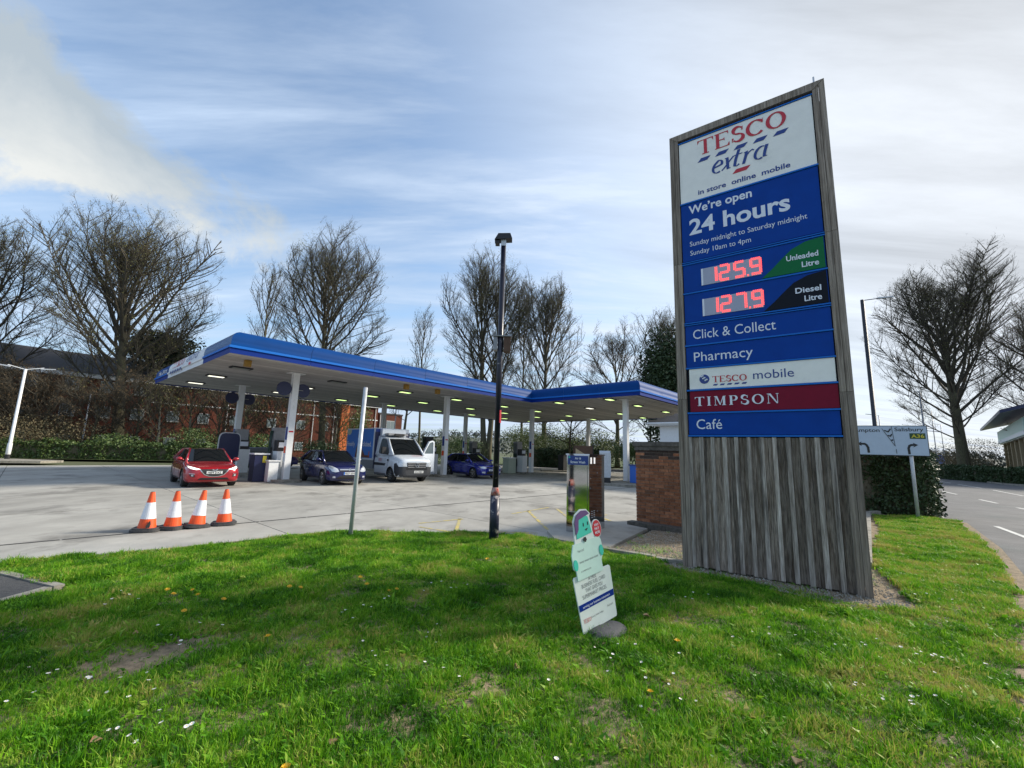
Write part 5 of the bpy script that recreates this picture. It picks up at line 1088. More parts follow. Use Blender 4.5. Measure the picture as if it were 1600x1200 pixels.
# mirror, handle
for s_ in (1, -1):
    m_ = MB().box(1.38, 1.50, s_*1.17-.11, s_*1.17+.11, 1.38, 1.72).tube([(1.44, s_*1.08, 1.42), (1.5, s_*.95, 1.38)], .03, 6); m_.build('mirror', K['black'], V)
MB().box(.28, .46, -1.01, -.985, 1.17, 1.21).build('door_handle', K['black'], V)
MB().box(1.58, 1.66, -1.03, -.985, 1.02, 1.12).build('fuel_flap', K['black'], V)
for xg in (1.56, .14): decal(bv, [(xg, .42), (xg+.014, .42), (xg+.014, 1.3), (xg, 1.3)], 'y', 'black', 'door_gap', V, .005, 4, -1)
l_ = MB(); serif(l_, 'TESCO', 0, 0, .38, .11, 0); dashes(l_, 0, -.05, 5, .08, .05, .02, 0, 0); l_.v = [(.75-.0+a-.15, -1.008, 1.04+c) for a, b_, c in l_.v]; l_.build('lettering', K['red'], V)
l_ = MB(); serif(l_, 'TESCO', 0, 0, .62, .12, 0, gap=.1); l_.v = [(2.36-c*.9, -.31+a+.25, 1.285+c*.28) for a, b_, c in l_.v]; l_.build('lettering', K['red'], V)
# open passenger side door (vehicle left)
D = MB().add([(0, 0, .45), (-.0, 0, .45)], []).box(0, 1.05, -.04, .04, .45, 1.34).build('open_door', K['paintwhite'], V); D.location = (1.62, .99, 0); D.rotation_euler = (0, 0, R(112))
fr = [(0, 1.34), (1.05, 1.34), (1.0, 2.08), (.82, 2.14), (.52, 2.08), (.12, 1.56)]
fi = [(.12, 1.42), (.93, 1.42), (.90, 2.02), (.80, 2.06), (.56, 2.0), (.2, 1.56)]
b = MB(); n_ = 6
for i in range(n_):
    j = (i+1) % n_
    for y in (-.04, .04): b.add([(fr[i][0], y, fr[i][1]), (fr[j][0], y, fr[j][1]), (fi[j][0], y, fi[j][1]), (fi[i][0], y, fi[i][1])], [(0, 1, 2, 3)])
    b.add([(fr[i][0], -.04, fr[i][1]), (fr[j][0], -.04, fr[j][1]), (fr[j][0], .04, fr[j][1]), (fr[i][0], .04, fr[i][1])], [(0, 1, 2, 3)]); b.add([(fi[i][0], -.04, fi[i][1]), (fi[j][0], -.04, fi[j][1]), (fi[j][0], .04, fi[j][1]), (fi[i][0], .04, fi[i][1])], [(0, 1, 2, 3)])
b.build('door_frame', K['paintwhite'], D); MB().prism(fi, -.008, .008, ax='y').build('door_glass', K['cabglass'], D)
# box body
BX = MB().box(-3.55, .0, -1.02, 1.02, 1.0, 2.72).build('box_body', K['paintwhite'], V)
MB().box(-3.50, -.02, -.98, .98, .55, .998).build('chassis_skirt', K['vangrey'], V)
MB().box(.005, .10, -1.0, 1.0, .6, 2.5).build('bulkhead', K['navy'], V)
MB().box(.0, .34, -.75, .65, 2.30, 2.66).build('cooling_unit', K['paintwhite'], V); MB().box(.36, .75, -.6, .55, 2.33, 2.44).build('roof_rack', K['grey'], V)
MB().box(.80, .90, -.3, .25, 2.30, 2.42).build('roof_beacon', K['black'], V)
gp = MB().box(-3.48, -.12, -1.034, -1.021, 1.10, 2.66).build('printed_panel', K['skyprint'], BX)
yp = -1.037
MB().box(.02, .08, -.98, -.6, 2.3, 2.68).build('edge_trim', K['darkblue'], V)
# simple printed picture: phone-using shopper silhouette and wording
hs_ = MB(); hs_.add([(-1.75+.26*math.cos(R(a)), yp, 2.28+.33*math.sin(R(a))) for a in range(0, 360, 20)], [tuple(range(17, -1, -1))]); hs_.build('print_hair', K['hair'], gp)
pb = [(-2.25, 1.12), (-2.12, 1.62), (-1.95, 1.9), (-1.6, 1.92), (-1.35, 1.55), (-1.0, 1.24), (-.45, 1.25), (-.42, 1.12)]
MB().prism(pb, yp-.004, yp-.001, ax='y').build('print_arm', K['skin'], gp); MB().prism([(-2.05, 1.12), (-2.0, 1.7), (-1.6, 1.72), (-1.45, 1.12)], yp-.009, yp-.006, ax='y').build('print_shirt', K['hair'], gp)
MB().prism([(-.55, 1.15), (-.48, 1.15), (-.42, 1.45), (-.5, 1.46)], yp-.009, yp-.006, ax='y').build('print_phone', K['terra'], gp)
l_ = MB(); text_mb(l_, 'Freshly', -3.38, 1.72, 1.05, .27, yp-.012, bold=.01); text_mb(l_, 'clicked.', -1.33, 1.72, 1.08, .27, yp-.012, bold=.01); text_mb(l_, 'YOLO', -1.95, 1.42, .40, .12, yp-.013, bold=.02) if False else None; l_.build('lettering', K['letter'], gp)
MB().prism([(-3.22+.34*math.cos(R(a)), 2.655+.3*math.sin(R(a))) for a in range(180, 361, 20)], yp-.004, yp-.001, ax='y').build('print_plate', K['palegreen'], gp)
# ================================================================== PARKED CARS FAR AWAY
def far_car(label, x, y, rz, paint):
    T_ = thing('parked_car', label, 'car', (x, y, 0), rz)
    b = MB(); prof_ = [(-2.1, .35), (-2.15, .8), (-1.9, .98), (-1.3, 1.42), (.3, 1.44), (1.0, .98), (1.9, .82), (2.12, .6), (2.1, .3)]
    MB().prism([p_ for p_ in prof_ if p_[1] < 1.0], -.86, .86, ax='y').build('body', K[paint], T_)
    MB().prism([(-1.85, .98), (-1.25, 1.38), (.25, 1.40), (.95, .985)], -.74, .74, ax='y').build('glazing', K['carglass'], T_)
    MB().prism([(-1.32, 1.382), (-1.1, 1.45), (.15, 1.46), (.32, 1.402)], -.70, .70, ax='y').build('roof', K[paint], T_)
    for x_ in (-1.3, 1.3):
        for y_ in (-.86, .76): MB().cyl((x_, y_, .31), .31, .12, 16, ax='y').build('wheel', K['rubber'], T_)
far_car('white car roof showing over the hedge behind the direction sign', 27.3, 31.0, R(50), 'paintwhite')
far_car('pale car far down the road beyond the tree', 70, 76, R(30), 'paintwhite')
far_car('dark blue car parked behind the navy hatchback', -17.5, 31.5, R(20), 'paintnavy')

# ================================================================== FAR BUILDINGS
RB = thing('brick_building', 'long red brick block with white eaves and dark roof behind the left trees', 'building', (-52, 40, 0), math.atan2(.743, .669))
MB().box(-25, 44, 0, 10, 0, 8.3).build('wall', K['redbrick'], RB)
MB().box(-25.3, 44.2, -.35, .3, 8.302, 8.75).build('eaves', K['white'], RB)
MB().add([(-25.4, -.5, 8.76), (44.3, -.5, 8.76), (44.3, 5, 11.6), (-25.4, 5, 11.6), (44.3, 10.5, 8.76), (-25.4, 10.5, 8.76)], [(0, 1, 2, 3), (3, 2, 4, 5), (1, 4, 2), (0, 3, 5)]).build('roof', K['slate'], RB)
def window(T_, x, z, wd, h, y=0.):
    fr_ = MB().box(x-wd/2-.07, x+wd/2+.07, y-.06, y-.003, z-h/2-.07, z+h/2+.07).build('window', K['galv'], T_); MB().box(x-wd/2-.12, x+wd/2+.12, y-.12, y-.003, z-h/2-.16, z-h/2-.073).build('sill', K['kerb'], fr_)
    MB().box(x-wd/2, x-.03, y-.075, y-.062, z-h/2, z+h/2).box(x+.03, x+wd/2, y-.075, y-.062, z-h/2, z+h/2).build('pane', K['glassfar'], fr_)
for x in (-2, 1.2, 4.3, 7.4, 10.2, 13.1, 16.4, 19.5, 23, 27.5, 31.5, 35, 41):
    window(RB, x, 4.7, 1.05, 1.1); window(RB, x, 1.6, 1.0, 1.0)
    if x < 15: window(RB, x, 7.5, 1.0, 1.1)
for x in (22, 33.2, 36.4, 43.5): MB().tube([(x, -.12, .1), (x, -.12, 8.3)], .06, 6).build('downpipe', K['white'], RB)
MB().box(37.4, 38.7, -.45, -.005, 0, 8.2).build('cladding_strip', K['terra'], RB)
MB().box(14, 44, -.06, -.004, 6.15, 6.3).build('band', K['white'], RB)
EB = thing('brick_annexe', 'lower red brick end block seen above the van', 'building', (-52+.669*44.4, 40+.743*44.4, 0), math.atan2(.743, .669))
MB().box(0, 4.7, .4, 8, 0, 7.4).build('wall', K['redbrick'], EB); MB().box(-.05, 4.8, .3, 8.1, 7.402, 7.65).build('parapet', K['slate'], EB); window(EB, 2.4, 5.5, 1.5, 1.6, .4)
MB().tube([(.3, .3, .1), (.3, .3, 7.3)], .07, 6).build('downpipe', K['white'], EB)

OB = thing('roadside_office', 'white fascia building on brick piers with blue roof at the far right', 'building', (47.7, 40, 0), R(45))
MB().box(.3, 27.6, -14, -1.6, .1, 4.5).build('recessed_wall', K['brownboard'], OB)
MB().box(0, 28, -14.5, -.3, 4.55, 6.35).build('upper_wall', K['white'], OB)
o = MB().box(.4, 27.8, -.29, -.18, 4.62, 6.25).build('sign_panel', K['cardmint'], OB)
MB().box(.4, 27.8, -.178, -.15, 4.66, 5.05).build('panel_band', K['signpanel'], o)
MB().add([(-1.5, 1.3, 6.55), (29.5, 1.3, 6.55), (29.5, -7, 9.0), (-1.5, -7, 9.0), (-1.5, 1.3, 6.85), (29.5, 1.3, 6.85), (29.5, -7, 9.4), (-1.5, -7, 9.4)], [(3, 2, 1, 0), (4, 5, 6, 7), (0, 1, 5, 4), (1, 2, 6, 5), (2, 3, 7, 6), (3, 0, 4, 7)]).build('roof', K['navy'], OB)
for i in range(7): MB().box(.6+i*4.2, 1.3+i*4.2, -1.5, -.5, .1, 4.545).build('pier', K['timber'], OB)

# ================================================================== TREES
class Segs:
    def __init__(s): s.a = []; s.b = []; s.ra = []; s.rb = []
    def add(s, a, b, ra, rb): s.a.append(a); s.b.append(b); s.ra.append(ra); s.rb.append(rb)
    def mesh(s, name, mt, extra=None, n=3):
        a, b = np.array(s.a), np.array(s.b); d = b-a; d /= np.linalg.norm(d, axis=1)[:, None]+1e-9
        ref = np.where(np.abs(d[:, 2:3]) > .9, [[1., 0, 0]], [[0, 0, 1.]]); p = np.cross(d, ref); p /= np.linalg.norm(p, axis=1)[:, None]+1e-9; q = np.cross(d, p)
        m = len(a); V_ = np.zeros((m, 2*n, 3)); ra, rb = np.array(s.ra)[:, None], np.array(s.rb)[:, None]
        for k_ in range(n):
            c, s_ = math.cos(2*math.pi*k_/n), math.sin(2*math.pi*k_/n); V_[:, k_] = a+(p*c+q*s_)*ra; V_[:, n+k_] = b+(p*c+q*s_)*rb
        base = np.arange(m)[:, None]*2*n
        F = np.concatenate([base+np.array([[k_, (k_+1) % n, n+(k_+1) % n, n+k_]]) for k_ in range(n)])
        V_ = V_.reshape(-1, 3); nf = len(F); mi_ = np.zeros(nf, int)
        if extra is not None and len(extra):
            E_ = np.array(extra); o_ = len(V_); V_ = np.concatenate([V_, E_.reshape(-1, 3)]); F2 = np.arange(len(E_)*4).reshape(-1, 4)+o_; F = np.concatenate([F, F2]); mi_ = np.concatenate([mi_, np.ones(len(F2), int)])
        return quads(name, V_, F, mt, mi_)
def quads(name, V_, F, mts, mi_=None):
    me_ = bpy.data.meshes.new(name); me_.vertices.add(len(V_)); me_.vertices.foreach_set('co', np.asarray(V_, dtype=np.float32).ravel())
    me_.loops.add(F.size); me_.loops.foreach_set('vertex_index', F.ravel().astype(np.int32)); me_.polygons.add(len(F))
    me_.polygons.foreach_set('loop_start', (np.arange(len(F))*4).astype(np.int32))
    for m_ in (mts if isinstance(mts, list) else [mts]): me_.materials.append(m_)
    if mi_ is not None: me_.polygons.foreach_set('material_index', np.asarray(mi_, dtype=np.int32))
    me_.update(calc_edges=True); return me_
def leafquads(P, size, rs):
    n = len(P); a = rs.randn(n, 3); a /= np.linalg.norm(a, axis=1)[:, None]; b = rs.randn(n, 3); b -= a*(a*b).sum(1)[:, None]; b /= np.linalg.norm(b, axis=1)[:, None]
    s = size*(.6+.8*rs.rand(n, 1)); a = a*s; b = b*s*.6
    return np.stack([P-a, P-b, P+a, P+b], 1)
UPV = np.array([0, 0, 1.])
def grow(sg, rs, p, d, L, r_, r1, nseg, bias, wob):
    pts = [p]; step = L/nseg
    for i in range(nseg):
        d = d+UPV*bias/nseg+rs.randn(3)*wob; d = d/np.linalg.norm(d); q = p+d*step
        sg.add(p, q, r_+(r1-r_)*i/nseg, r_+(r1-r_)*(i+1)/nseg); p = q; pts.append(p)
    return pts, d
def bare_tree(label, x, y, h, wdt, seed, tr=.35, first=.16, limbs=38, lean=0., a_low=50, a_top=17, bud='bud', stems=1, sub=9, twn=10, bias=.8, bark='bark', name='bare_tree', group='bare trees behind the filling station', tw=.0078, budn=1.):
    rs = np.random.RandomState(seed); T_ = thing(name, label, 'tree', (x, y, 0), 0, group); tk = MB(); sg = Segs(); buds = []; trunks = []
    for st_ in range(stems):
        off0 = np.array([(st_-(stems-1)/2)*.5, 0, 0.]) if stems > 1 else np.zeros(3)
        ln = lean+(0 if stems == 1 else (st_-(stems-1)/2)*.10); hh = h*(1-.12*st_); P = []
        for i in range(15):
            t_ = i/14; P.append(off0+np.array([ln*hh*t_+.12*math.sin(t_*5+seed)*t_*1.2, .1*math.cos(t_*4+seed)*t_, hh*t_*.97]))
        rad = [tr*(1.35 if i == 0 else 1)*(1-i/14)**.85+.02 for i in range(15)]; trunks.append((P, rad))
        for k_ in range(limbs//stems+2):
            f_ = first+(.96-first)*((k_+rs.rand()*.7)/(limbs//stems+2))**.9; idx_ = f_*14; i0 = min(int(idx_), 13); pp = P[i0]+(P[i0+1]-P[i0])*(idx_-i0)
            az = k_*2.4+rs.rand()*.7+seed; inc = R(a_low+(a_top-a_low)*max(0., (f_-first)/(1-first))**.7+rs.randn()*6)
            g_ = (f_-first)/(1-first); reach = wdt/2*(.62+.38*min(1, g_/.22))*max(.12, math.sqrt(max(0, 1-max(0, (g_-.2)/.84)**2)))
            L = min(reach/math.sin(inc)*1.12, h*(1-f_)/math.cos(inc)*1.15+1.2)*(.85+.3*rs.rand())
            d_ = np.array([math.cos(az)*math.sin(inc), math.sin(az)*math.sin(inc), math.cos(inc)]); rl = min(.024*L**.8, tr*.4)*(.8+.3*rs.rand())
            pts, dl = grow(sg, rs, pp, d_, L, rl, .018, 9, bias*.9, .055)
            ns_ = max(4, int(sub*L/5))
            for j in range(ns_):
                t_ = .26+.72*(j+rs.rand()*.6)/ns_; q = t_*9; j0 = min(int(q), 8); p2_ = pts[j0]+(pts[j0+1]-pts[j0])*(q-j0); dd = pts[j0+1]-pts[j0]; dd /= np.linalg.norm(dd)
                rv_ = rs.randn(3); rv_ -= dd*(rv_@dd); rv_ /= np.linalg.norm(rv_); d2 = dd*.82+rv_*.62; L2 = (L*.36*(1.15-t_*.7)+.5)*(.7+.6*rs.rand())
                pt2, _ = grow(sg, rs, p2_, d2/np.linalg.norm(d2), L2, .022+.006*L2, .010, 5, bias*.6, .09)
                nt_ = max(3, int(twn*min(1.6, L2/1.6)))
                for m_ in range(nt_):
                    t3 = .15+.85*rs.rand(); q = t3*5; j1 = min(int(q), 4); p3 = pt2[j1]+(pt2[j1+1]-pt2[j1])*(q-j1); d3 = pt2[j1+1]-pt2[j1]; d3 /= np.linalg.norm(d3)
                    r3 = rs.randn(3); d3 = d3*.8+r3*.38+UPV*.25; d3 /= np.linalg.norm(d3); L3 = .5+.75*rs.rand()
                    pt3, _ = grow(sg, rs, p3, d3, L3, tw, tw*.6, 2, bias*.4, .12)
                    for w_ in range(2):
                        r4 = rs.randn(3)*.5+UPV*.3+d3*.8; r4 /= np.linalg.norm(r4); e_ = pt3[1]+r4*(.25+.3*rs.rand()); sg.add(pt3[1], e_, tw*.75, tw*.45)
                        if rs.rand() < .8*budn: buds.append(e_)
                    if rs.rand() < .7*budn: buds.append(pt3[2])
    A_ = np.array(sg.b); lo, hi = np.percentile(A_[:, 0], 2), np.percentile(A_[:, 0], 98); sx_ = wdt/(hi-lo)*.97; sy_ = min(sx_, wdt*.85/(np.percentile(A_[:, 1], 98)-np.percentile(A_[:, 1], 2)))
    sz_ = h*.97/np.percentile(A_[:, 2], 99.6); S_ = np.array([sx_, sy_, sz_]); a_, b_ = np.array(sg.a)*S_, A_*S_
    ra_ = np.array(sg.ra); rb_ = np.array(sg.rb); cx_ = (lo+hi)/2*sx_; zc_ = h*.46
    az_ = np.arctan2(b_[:, 2]-zc_, b_[:, 0]-cx_); lim = 1+.11*np.sin(az_*5+seed)+.08*np.sin(az_*12+seed*2)+.05*np.sin(az_*29+seed)+.09*rs.rand(len(az_))
    ee = np.sqrt(((b_[:, 0]-cx_)/(wdt*.52))**2+(b_[:, 1]/(wdt*.50))**2+((b_[:, 2]-zc_)/np.where(b_[:, 2] > zc_, h*.55, h*.5))**2); keep = ee < lim
    sg.a, sg.b, sg.ra, sg.rb = a_[keep], b_[keep], ra_[keep], rb_[keep]
    if buds:
        B0 = np.array(buds)*S_; e2b = np.sqrt(((B0[:, 0]-cx_)/(wdt*.52))**2+(B0[:, 1]/(wdt*.5))**2+((B0[:, 2]-zc_)/(h*.55))**2); buds = list(B0[e2b < 1.02])
    for P, rad in trunks: tk.tube([Vector((p_[0]*sx_, p_[1]*sy_, p_[2]*sz_)) for p_ in P], rad, 10)
    tk.build('trunk', K[bark], T_, True)
    B_ = leafquads(np.array(buds), .045, rs) if buds else None
    link('crown', sg.mesh('crown', [K['twig'], K[bud]], B_), T_); return T_
bare_tree('largest bare tree, broad crown, left of the canopy', -39.6, 44, 28.4, 16.6, 11, .55, .17, 46, lean=-.085, a_low=52, sub=9)
bare_tree('bare tree cut by the left picture edge', -51.0, 40.5, 24.3, 11, 12, .4, .2, 26, lean=-.05, a_low=50)
bare_tree('slender bare tree in the gap left of the canopy tree', -36.2, 62, 30.2, 6.4, 13, .22, .3, 22, lean=-.03, a_low=38, sub=6, twn=6)
bare_tree('tall bare tree rising behind the canopy left half', -22.5, 52, 30.6, 13.6, 14, .42, .2, 40, lean=-.045, a_low=52)
bare_tree('thin lone bare tree above the middle of the canopy', -14.7, 70, 27.4, 5.4, 15, .2, .3, 18, lean=-.02, a_low=38, sub=6, twn=6)
bare_tree('twin stemmed bare tree directly behind the black lamp post', -3.3, 60, 32.8, 13.4, 16, .42, .22, 44, a_low=42, stems=2, bias=.7)
bare_tree('bare tree just right of the black lamp post', 4.5, 58, 27.6, 9.6, 17, .36, .2, 34, a_low=44)
bare_tree('thin bare stem between the two central trees', 1.6, 64, 29, 6, 18, .2, .3, 16, a_low=36, sub=6)
bare_tree('low spreading bare tree with curved branches by the wooden sign', 13.6, 55, 20.5, 11, 19, .3, .22, 22, lean=.0, a_low=70, bud='bud', budn=.3)
bare_tree('large bare tree across the road', 53.0, 50.6, 28.6, 15.2, 20, .62, .2, 46, lean=-.02, a_low=52, group='bare trees by the road', sub=10, budn=.6)
bare_tree('olive budding tree at the right picture edge', 61.5, 48, 23.4, 13, 21, .4, .2, 28, a_low=62, bud='brownbud', group='bare trees by the road', budn=1.4)
bare_tree('leaning dark trunk beyond the van cab', -14.2, 57, 14.5, 7, 22, .22, .45, 12, lean=.04, a_low=62, sub=6, budn=.5)
bare_tree('small spreading tree between the black post and the far column', 6.2, 45, 9.5, 7.5, 23, .14, .3, 14, a_low=75, sub=6, budn=1.3)
bare_tree('small bare tree behind the right canopy column', 16.2, 50, 12.5, 7, 24, .16, .25, 14, a_low=62, sub=6, budn=.6)
bare_tree('bare tree rising out of the dark evergreen by the wooden sign', 18.2, 49.5, 20.0, 7.5, 26, .25, .25, 30, a_low=42, budn=.8)
for i, (x, y, h, wd_t, bk, bd_) in enumerate([(-46.8, 38.4, 9.8, 8.5, 'bark', 'brownbud'), (-42.4, 39.3, 8.8, 7.5, 'bark', 'brownbud'), (-38.6, 40.0, 7.6, 6.5, 'bark', 'brownbud'), (-50.6, 38.0, 9.6, 8, 'bark', 'brownbud'), (-33.2, 40.8, 8.6, 5, 'palebark', 'bud'), (-31.6, 42.6, 9.4, 5, 'palebark', 'bud'), (-29.2, 43.4, 8.4, 5, 'bark', 'brownbud'), (-25.0, 45.2, 8.8, 5, 'palebark', 'bud'), (-22.7, 44.6, 8.0, 4.5, 'palebark', 'bud'), (-19.3, 47.6, 8.6, 5, 'palebark', 'bud'), (-35.6, 41.2, 9.2, 6, 'bark', 'brownbud'), (-44.6, 38.8, 7.2, 6.5, 'bark', 'brownbud'), (-27.0, 43.8, 7.4, 5, 'bark', 'bud')]):
    wh = ('brown twiggy scrub tree furthest but one to the left', 'brown twiggy scrub tree right of the white lamp post', 'brown scrub tree beside the largest trunk', 'brown twiggy scrub tree at the far left edge', 'pale stemmed birch right of the largest trunk', 'second pale stemmed birch left of the advert board', 'thin brown sapling before the brick building', 'pale stemmed birch between the first two columns', 'pale stemmed birch seen beside the nearest pump', 'pale stemmed birch left of the van', 'scrub tree just right of the largest trunk', 'bushy brown scrub tree behind the white lamp post', 'thin sapling behind the red car')[i]
    bare_tree(wh, x, y, h, wd_t, 40+i, .13, .16, 22, a_low=60, sub=8, twn=8, bark=bk, bud=bd_, name='small_tree', group='small trees along the brick building', tw=.011, budn=.9)

def leafy(name, label, cat, x, y, h, wdt, mt, n, seed, z0=.2, size=.09, dep=None, trunk=.12, group=None, clumps=14, shape='egg'):
    rs = np.random.RandomState(seed); T_ = thing(name, label, cat, (x, y, 0), 0, group); dep = dep or wdt
    if trunk:
        tb_ = MB()
        for k_ in range(4): tb_.tube([(0, 0, 0), (rs.randn()*.1*wdt, rs.randn()*.1*wdt, h*.45), (rs.randn()*.2*wdt, rs.randn()*.2*wdt, h*.8)], [trunk, trunk*.7, trunk*.2], 7)
        tb_.build('stems', K['bark'], T_, True)
    c = rs.randn(clumps, 3); c /= np.linalg.norm(c, axis=1)[:, None]; c *= rs.rand(clumps, 1)**.4*.8
    cc = c*[wdt/2, dep/2, (h-z0)/2]+[0, 0, (h+z0)/2]; r_ = .26+.2*rs.rand(clumps)
    if shape == 'cone': zz = rs.rand(clumps)**1.2; aa = rs.rand(clumps)*6.28; cc = np.stack([np.cos(aa)*wdt/2*(1-zz)*.75, np.sin(aa)*dep/2*(1-zz)*.75, z0+(h-z0)*zz*.95], 1); r_ = .10+.20*(1-zz)
    k_ = rs.randint(0, clumps, n); p = rs.randn(n, 3); p /= np.linalg.norm(p, axis=1)[:, None]; p *= (rs.rand(n, 1)**.35); P = cc[k_]+p*(r_[k_][:, None])*[wdt, dep, (h-z0)*.8]; P[:, 2] = np.clip(P[:, 2], .03, h*1.02)
    Q_ = leafquads(P, size, rs); link('foliage', quads('foliage', Q_.reshape(-1, 3), np.arange(len(Q_)*4).reshape(-1, 4), K[mt]), T_); return T_
leafy('evergreen_tree', 'dark evergreen tree beside the top left of the wooden sign', 'tree', 17.8, 48, 15.8, 6.0, 'leafdark', 26000, 60, 2, .17, clumps=46, trunk=.25)
leafy('pine_tree', 'dark pine top behind the lettered canopy end', 'tree', -42.4, 52, 15, 6.5, 'needle', 10000, 61, 9.5, .16, trunk=.2, clumps=26)
def hedge(name, label, pts, wd_h, h, mt, dens_, seed, size=.07, group='hedges'):
    rs = np.random.RandomState(seed); T_ = thing(name, label, 'hedge', (pts[0][0], pts[0][1], 0), 0, group); o0 = np.array([*pts[0], 0]); core = MB(); PP = []
    for a, b in zip(pts[:-1], pts[1:]):
        a, b = np.array([*a, 0.])-o0, np.array([*b, 0.])-o0; L = np.linalg.norm(b-a); d_ = (b-a)/L; n_ = np.array([-d_[1], d_[0], 0]); i_ = .12
        q = [a-n_*(wd_h/2-i_), b-n_*(wd_h/2-i_), b+n_*(wd_h/2-i_), a+n_*(wd_h/2-i_)]
        core.add([(*p_[:2], 0) for p_ in q]+[(*p_[:2], h-i_*1.3) for p_ in q], [(4, 5, 6, 7), (0, 1, 5, 4), (1, 2, 6, 5), (2, 3, 7, 6), (3, 0, 4, 7)])
        m = int(dens_*L*(2*h+wd_h)); t_ = rs.rand(m)*L; s = rs.rand(m)*(2*h+wd_h); lump = .10*np.sin(t_*2.1+seed)+.07*np.sin(t_*5.3)+.05*np.sin(s*6)+.05*rs.randn(m)
        side = np.where(s < h, -wd_h/2, np.where(s < h+wd_h, s-h-wd_h/2, wd_h/2)); z = np.where(s < h, s, np.where(s < h+wd_h, h, 2*h+wd_h-s)); out_ = np.where(s < h, -1, np.where(s < h+wd_h, 0, 1)); upo = (s >= h) & (s < h+wd_h)
        P = a+np.outer(t_, d_)+np.outer(side+out_*lump, n_); P[:, 2] = np.clip(z+upo*lump*1.3, .03, None)
        PP.append(P)
        for e_, sg_ in ((a, -1), (b, 1)):
            m2 = int(dens_*wd_h*h); E_ = e_+np.outer(rs.rand(m2)*wd_h-wd_h/2, n_)+np.outer(sg_*(.05+.08*rs.randn(m2)), d_); E_[:, 2] = rs.rand(m2)*h; PP.append(E_)
    core.build('branches', K['bark'], T_); P = np.concatenate(PP); Q_ = leafquads(P, size, rs); o = link('foliage', quads('foliage', Q_.reshape(-1, 3), np.arange(len(Q_)*4).reshape(-1, 4), K[mt]), T_); return T_
hedge('big_hedge', 'tall clipped dark hedge under the direction sign', [(11.2, 16.7), (13.45, 14.0)], 1.7, 2.0, 'leafdark', 950, 70, .05)
hedge('low_hedge', 'low green hedge along the brick building', [(-60, 33.6), (-40.5, 35.0), (-30.5, 39.2), (-22.5, 42.2)], 1.3, 1.35, 'leafmid', 210, 71, .09)
hedge('rear_hedge', 'dark clipped hedge behind the far pumps', [(2.4, 53), (10.5, 50.5)], 1.6, 2.0, 'leafdark', 260, 72, .10)
hedge('road_hedge', 'clipped roadside hedge before the far office', [(52.5, 53.5), (47.5, 41.5), (43.5, 30)], 1.5, 1.35, 'leafdark', 300, 73, .09)
hedge('verge_hedge', 'brownish low hedge by the foot of the roadside tree', [(58, 62), (52.8, 54.5)], 1.5, 1.3, 'leafmid', 240, 74, .10)
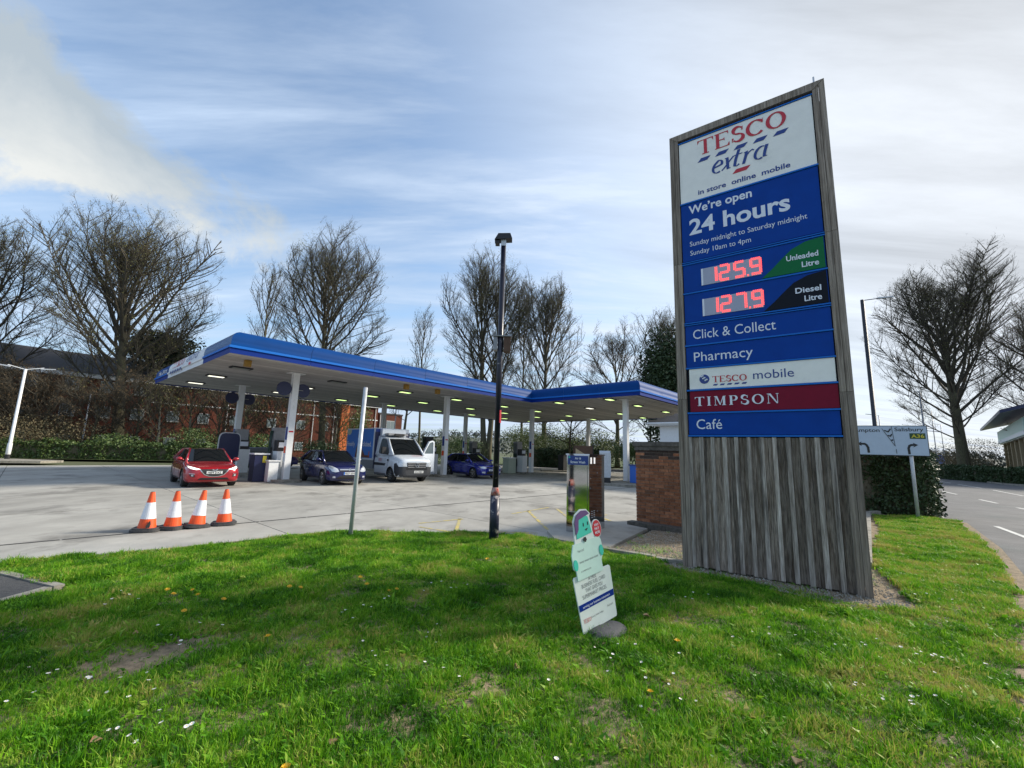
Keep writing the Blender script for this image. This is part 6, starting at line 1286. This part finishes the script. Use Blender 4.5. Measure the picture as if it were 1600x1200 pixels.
bl_ = [('green ivy bush left of the advert board', -29.8, 40.2, 2.9, 4.2, 'leafmid'), ('mixed green bush behind the red car', -24.8, 42.2, 2.6, 4, 'leafmid'), ('dark bush below the birches beside the nearest column', -19.5, 45, 2.6, 4, 'leafdark'), ('yellow green ivy covered stump right of the nearest column', -16.2, 46, 6.5, 2.6, 'leafyel'), ('olive bush behind the van cab', -10.5, 58, 3.3, 6, 'leafyel'), ('round green bush left of the black post', -7.0, 60, 4.0, 7, 'leafmid'), ('bright yellow green bush behind the far pumps', 4.0, 56, 5.2, 9, 'leafyel'), ('pale green bush right of the far pumps', 8.8, 57, 4.3, 7, 'leafyel'),
       ('rounded yellow green bush above the steel cabinet', 11.4, 52, 4.6, 5, 'leafyel'), ('green bush behind the right column', 14.2, 49, 3.6, 4.5, 'leafmid'), ('brown scrub left of the roadside tree', 58, 66, 4.6, 7, 'leafbrown'), ('large brown scrub bush right of the roadside tree', 60.5, 58.5, 5.0, 9, 'leafbrown'), ('low brown scrub by the road bend', 64, 74, 4.0, 12, 'leafbrown'), ('tangled brown scrub at the left edge', -50.5, 38.2, 6.0, 9, 'leafbrown'), ('tangled brown scrub right of the white lamp post', -41.0, 38.6, 3.6, 8, 'leafbrown'), ('low scrub at the foot of the pale birches', -34.8, 39.8, 2.6, 5, 'leafmid')]
for i, (lb, x, y, h, wd_t, mt) in enumerate(bl_): leafy('bush', lb, 'bush', x, y, h, wd_t, mt, int(5200*(wd_t/5)*(h/3.5)**.7), 80+i, .1, .06 if mt == 'leafbrown' else .075, group='bushes round the filling station', clumps=12, trunk=.05)

# ================================================================== HILLS
def hill(name, x0, x1, y, h, seed, mt='hill', dep=120):
    rs = np.random.RandomState(seed); n_ = 60; b = MB(); xs = np.linspace(x0, x1, n_)
    zt = h*(.75+.25*np.sin(xs/90+seed)+.08*np.sin(xs/23))*np.clip(np.minimum((xs-x0), (x1-xs))/140, .1, 1)
    v_ = [(x, y, -.5) for x in xs]+[(x, y+dep*.5, z*.7) for x, z in zip(xs, zt)]+[(x, y+dep, z) for x, z in zip(xs, zt)]
    b.add(v_, [(i, i+1, n_+i+1, n_+i) for i in range(n_-1)]+[(n_+i, n_+i+1, 2*n_+i+1, 2*n_+i) for i in range(n_-1)]); structure(b.build(name, K[mt], None, True))
    return xs, zt, y+dep
xs, zt, yy = hill('hills', -700, 900, 600, 25, 2)
def woods(name, label, x0, x1, y, n, seed, hh, zf=None):
    rs = np.random.RandomState(seed); P = []
    for i in range(n):
        x = x0+(x1-x0)*rs.rand(); yy_ = y+rs.rand()*40; zb = zf(x) if zf else 0; h = hh*(.6+.7*rs.rand()); m = 26
        p = rs.randn(m, 3); p /= np.linalg.norm(p, axis=1)[:, None]; P.append(p*rs.rand(m, 1)**.4*[h*.4, h*.4, h*.5]+[x, yy_, zb+h*.5])
    P = np.concatenate(P); Q_ = leafquads(P, hh*.11, rs); o = link(name, quads(name, Q_.reshape(-1, 3), np.arange(len(Q_)*4).reshape(-1, 4), K['farwood'])); tag(o, label, 'wood', kind='stuff')
woods('tree_line', 'far line of trees along the horizon behind the station', -260, 330, 230, 520, 3, 8)
woods('hill_wood', 'woods along the crest of the distant hills', -650, 850, 690, 700, 4, 11, lambda x: float(np.interp(x, xs, zt))*.93)
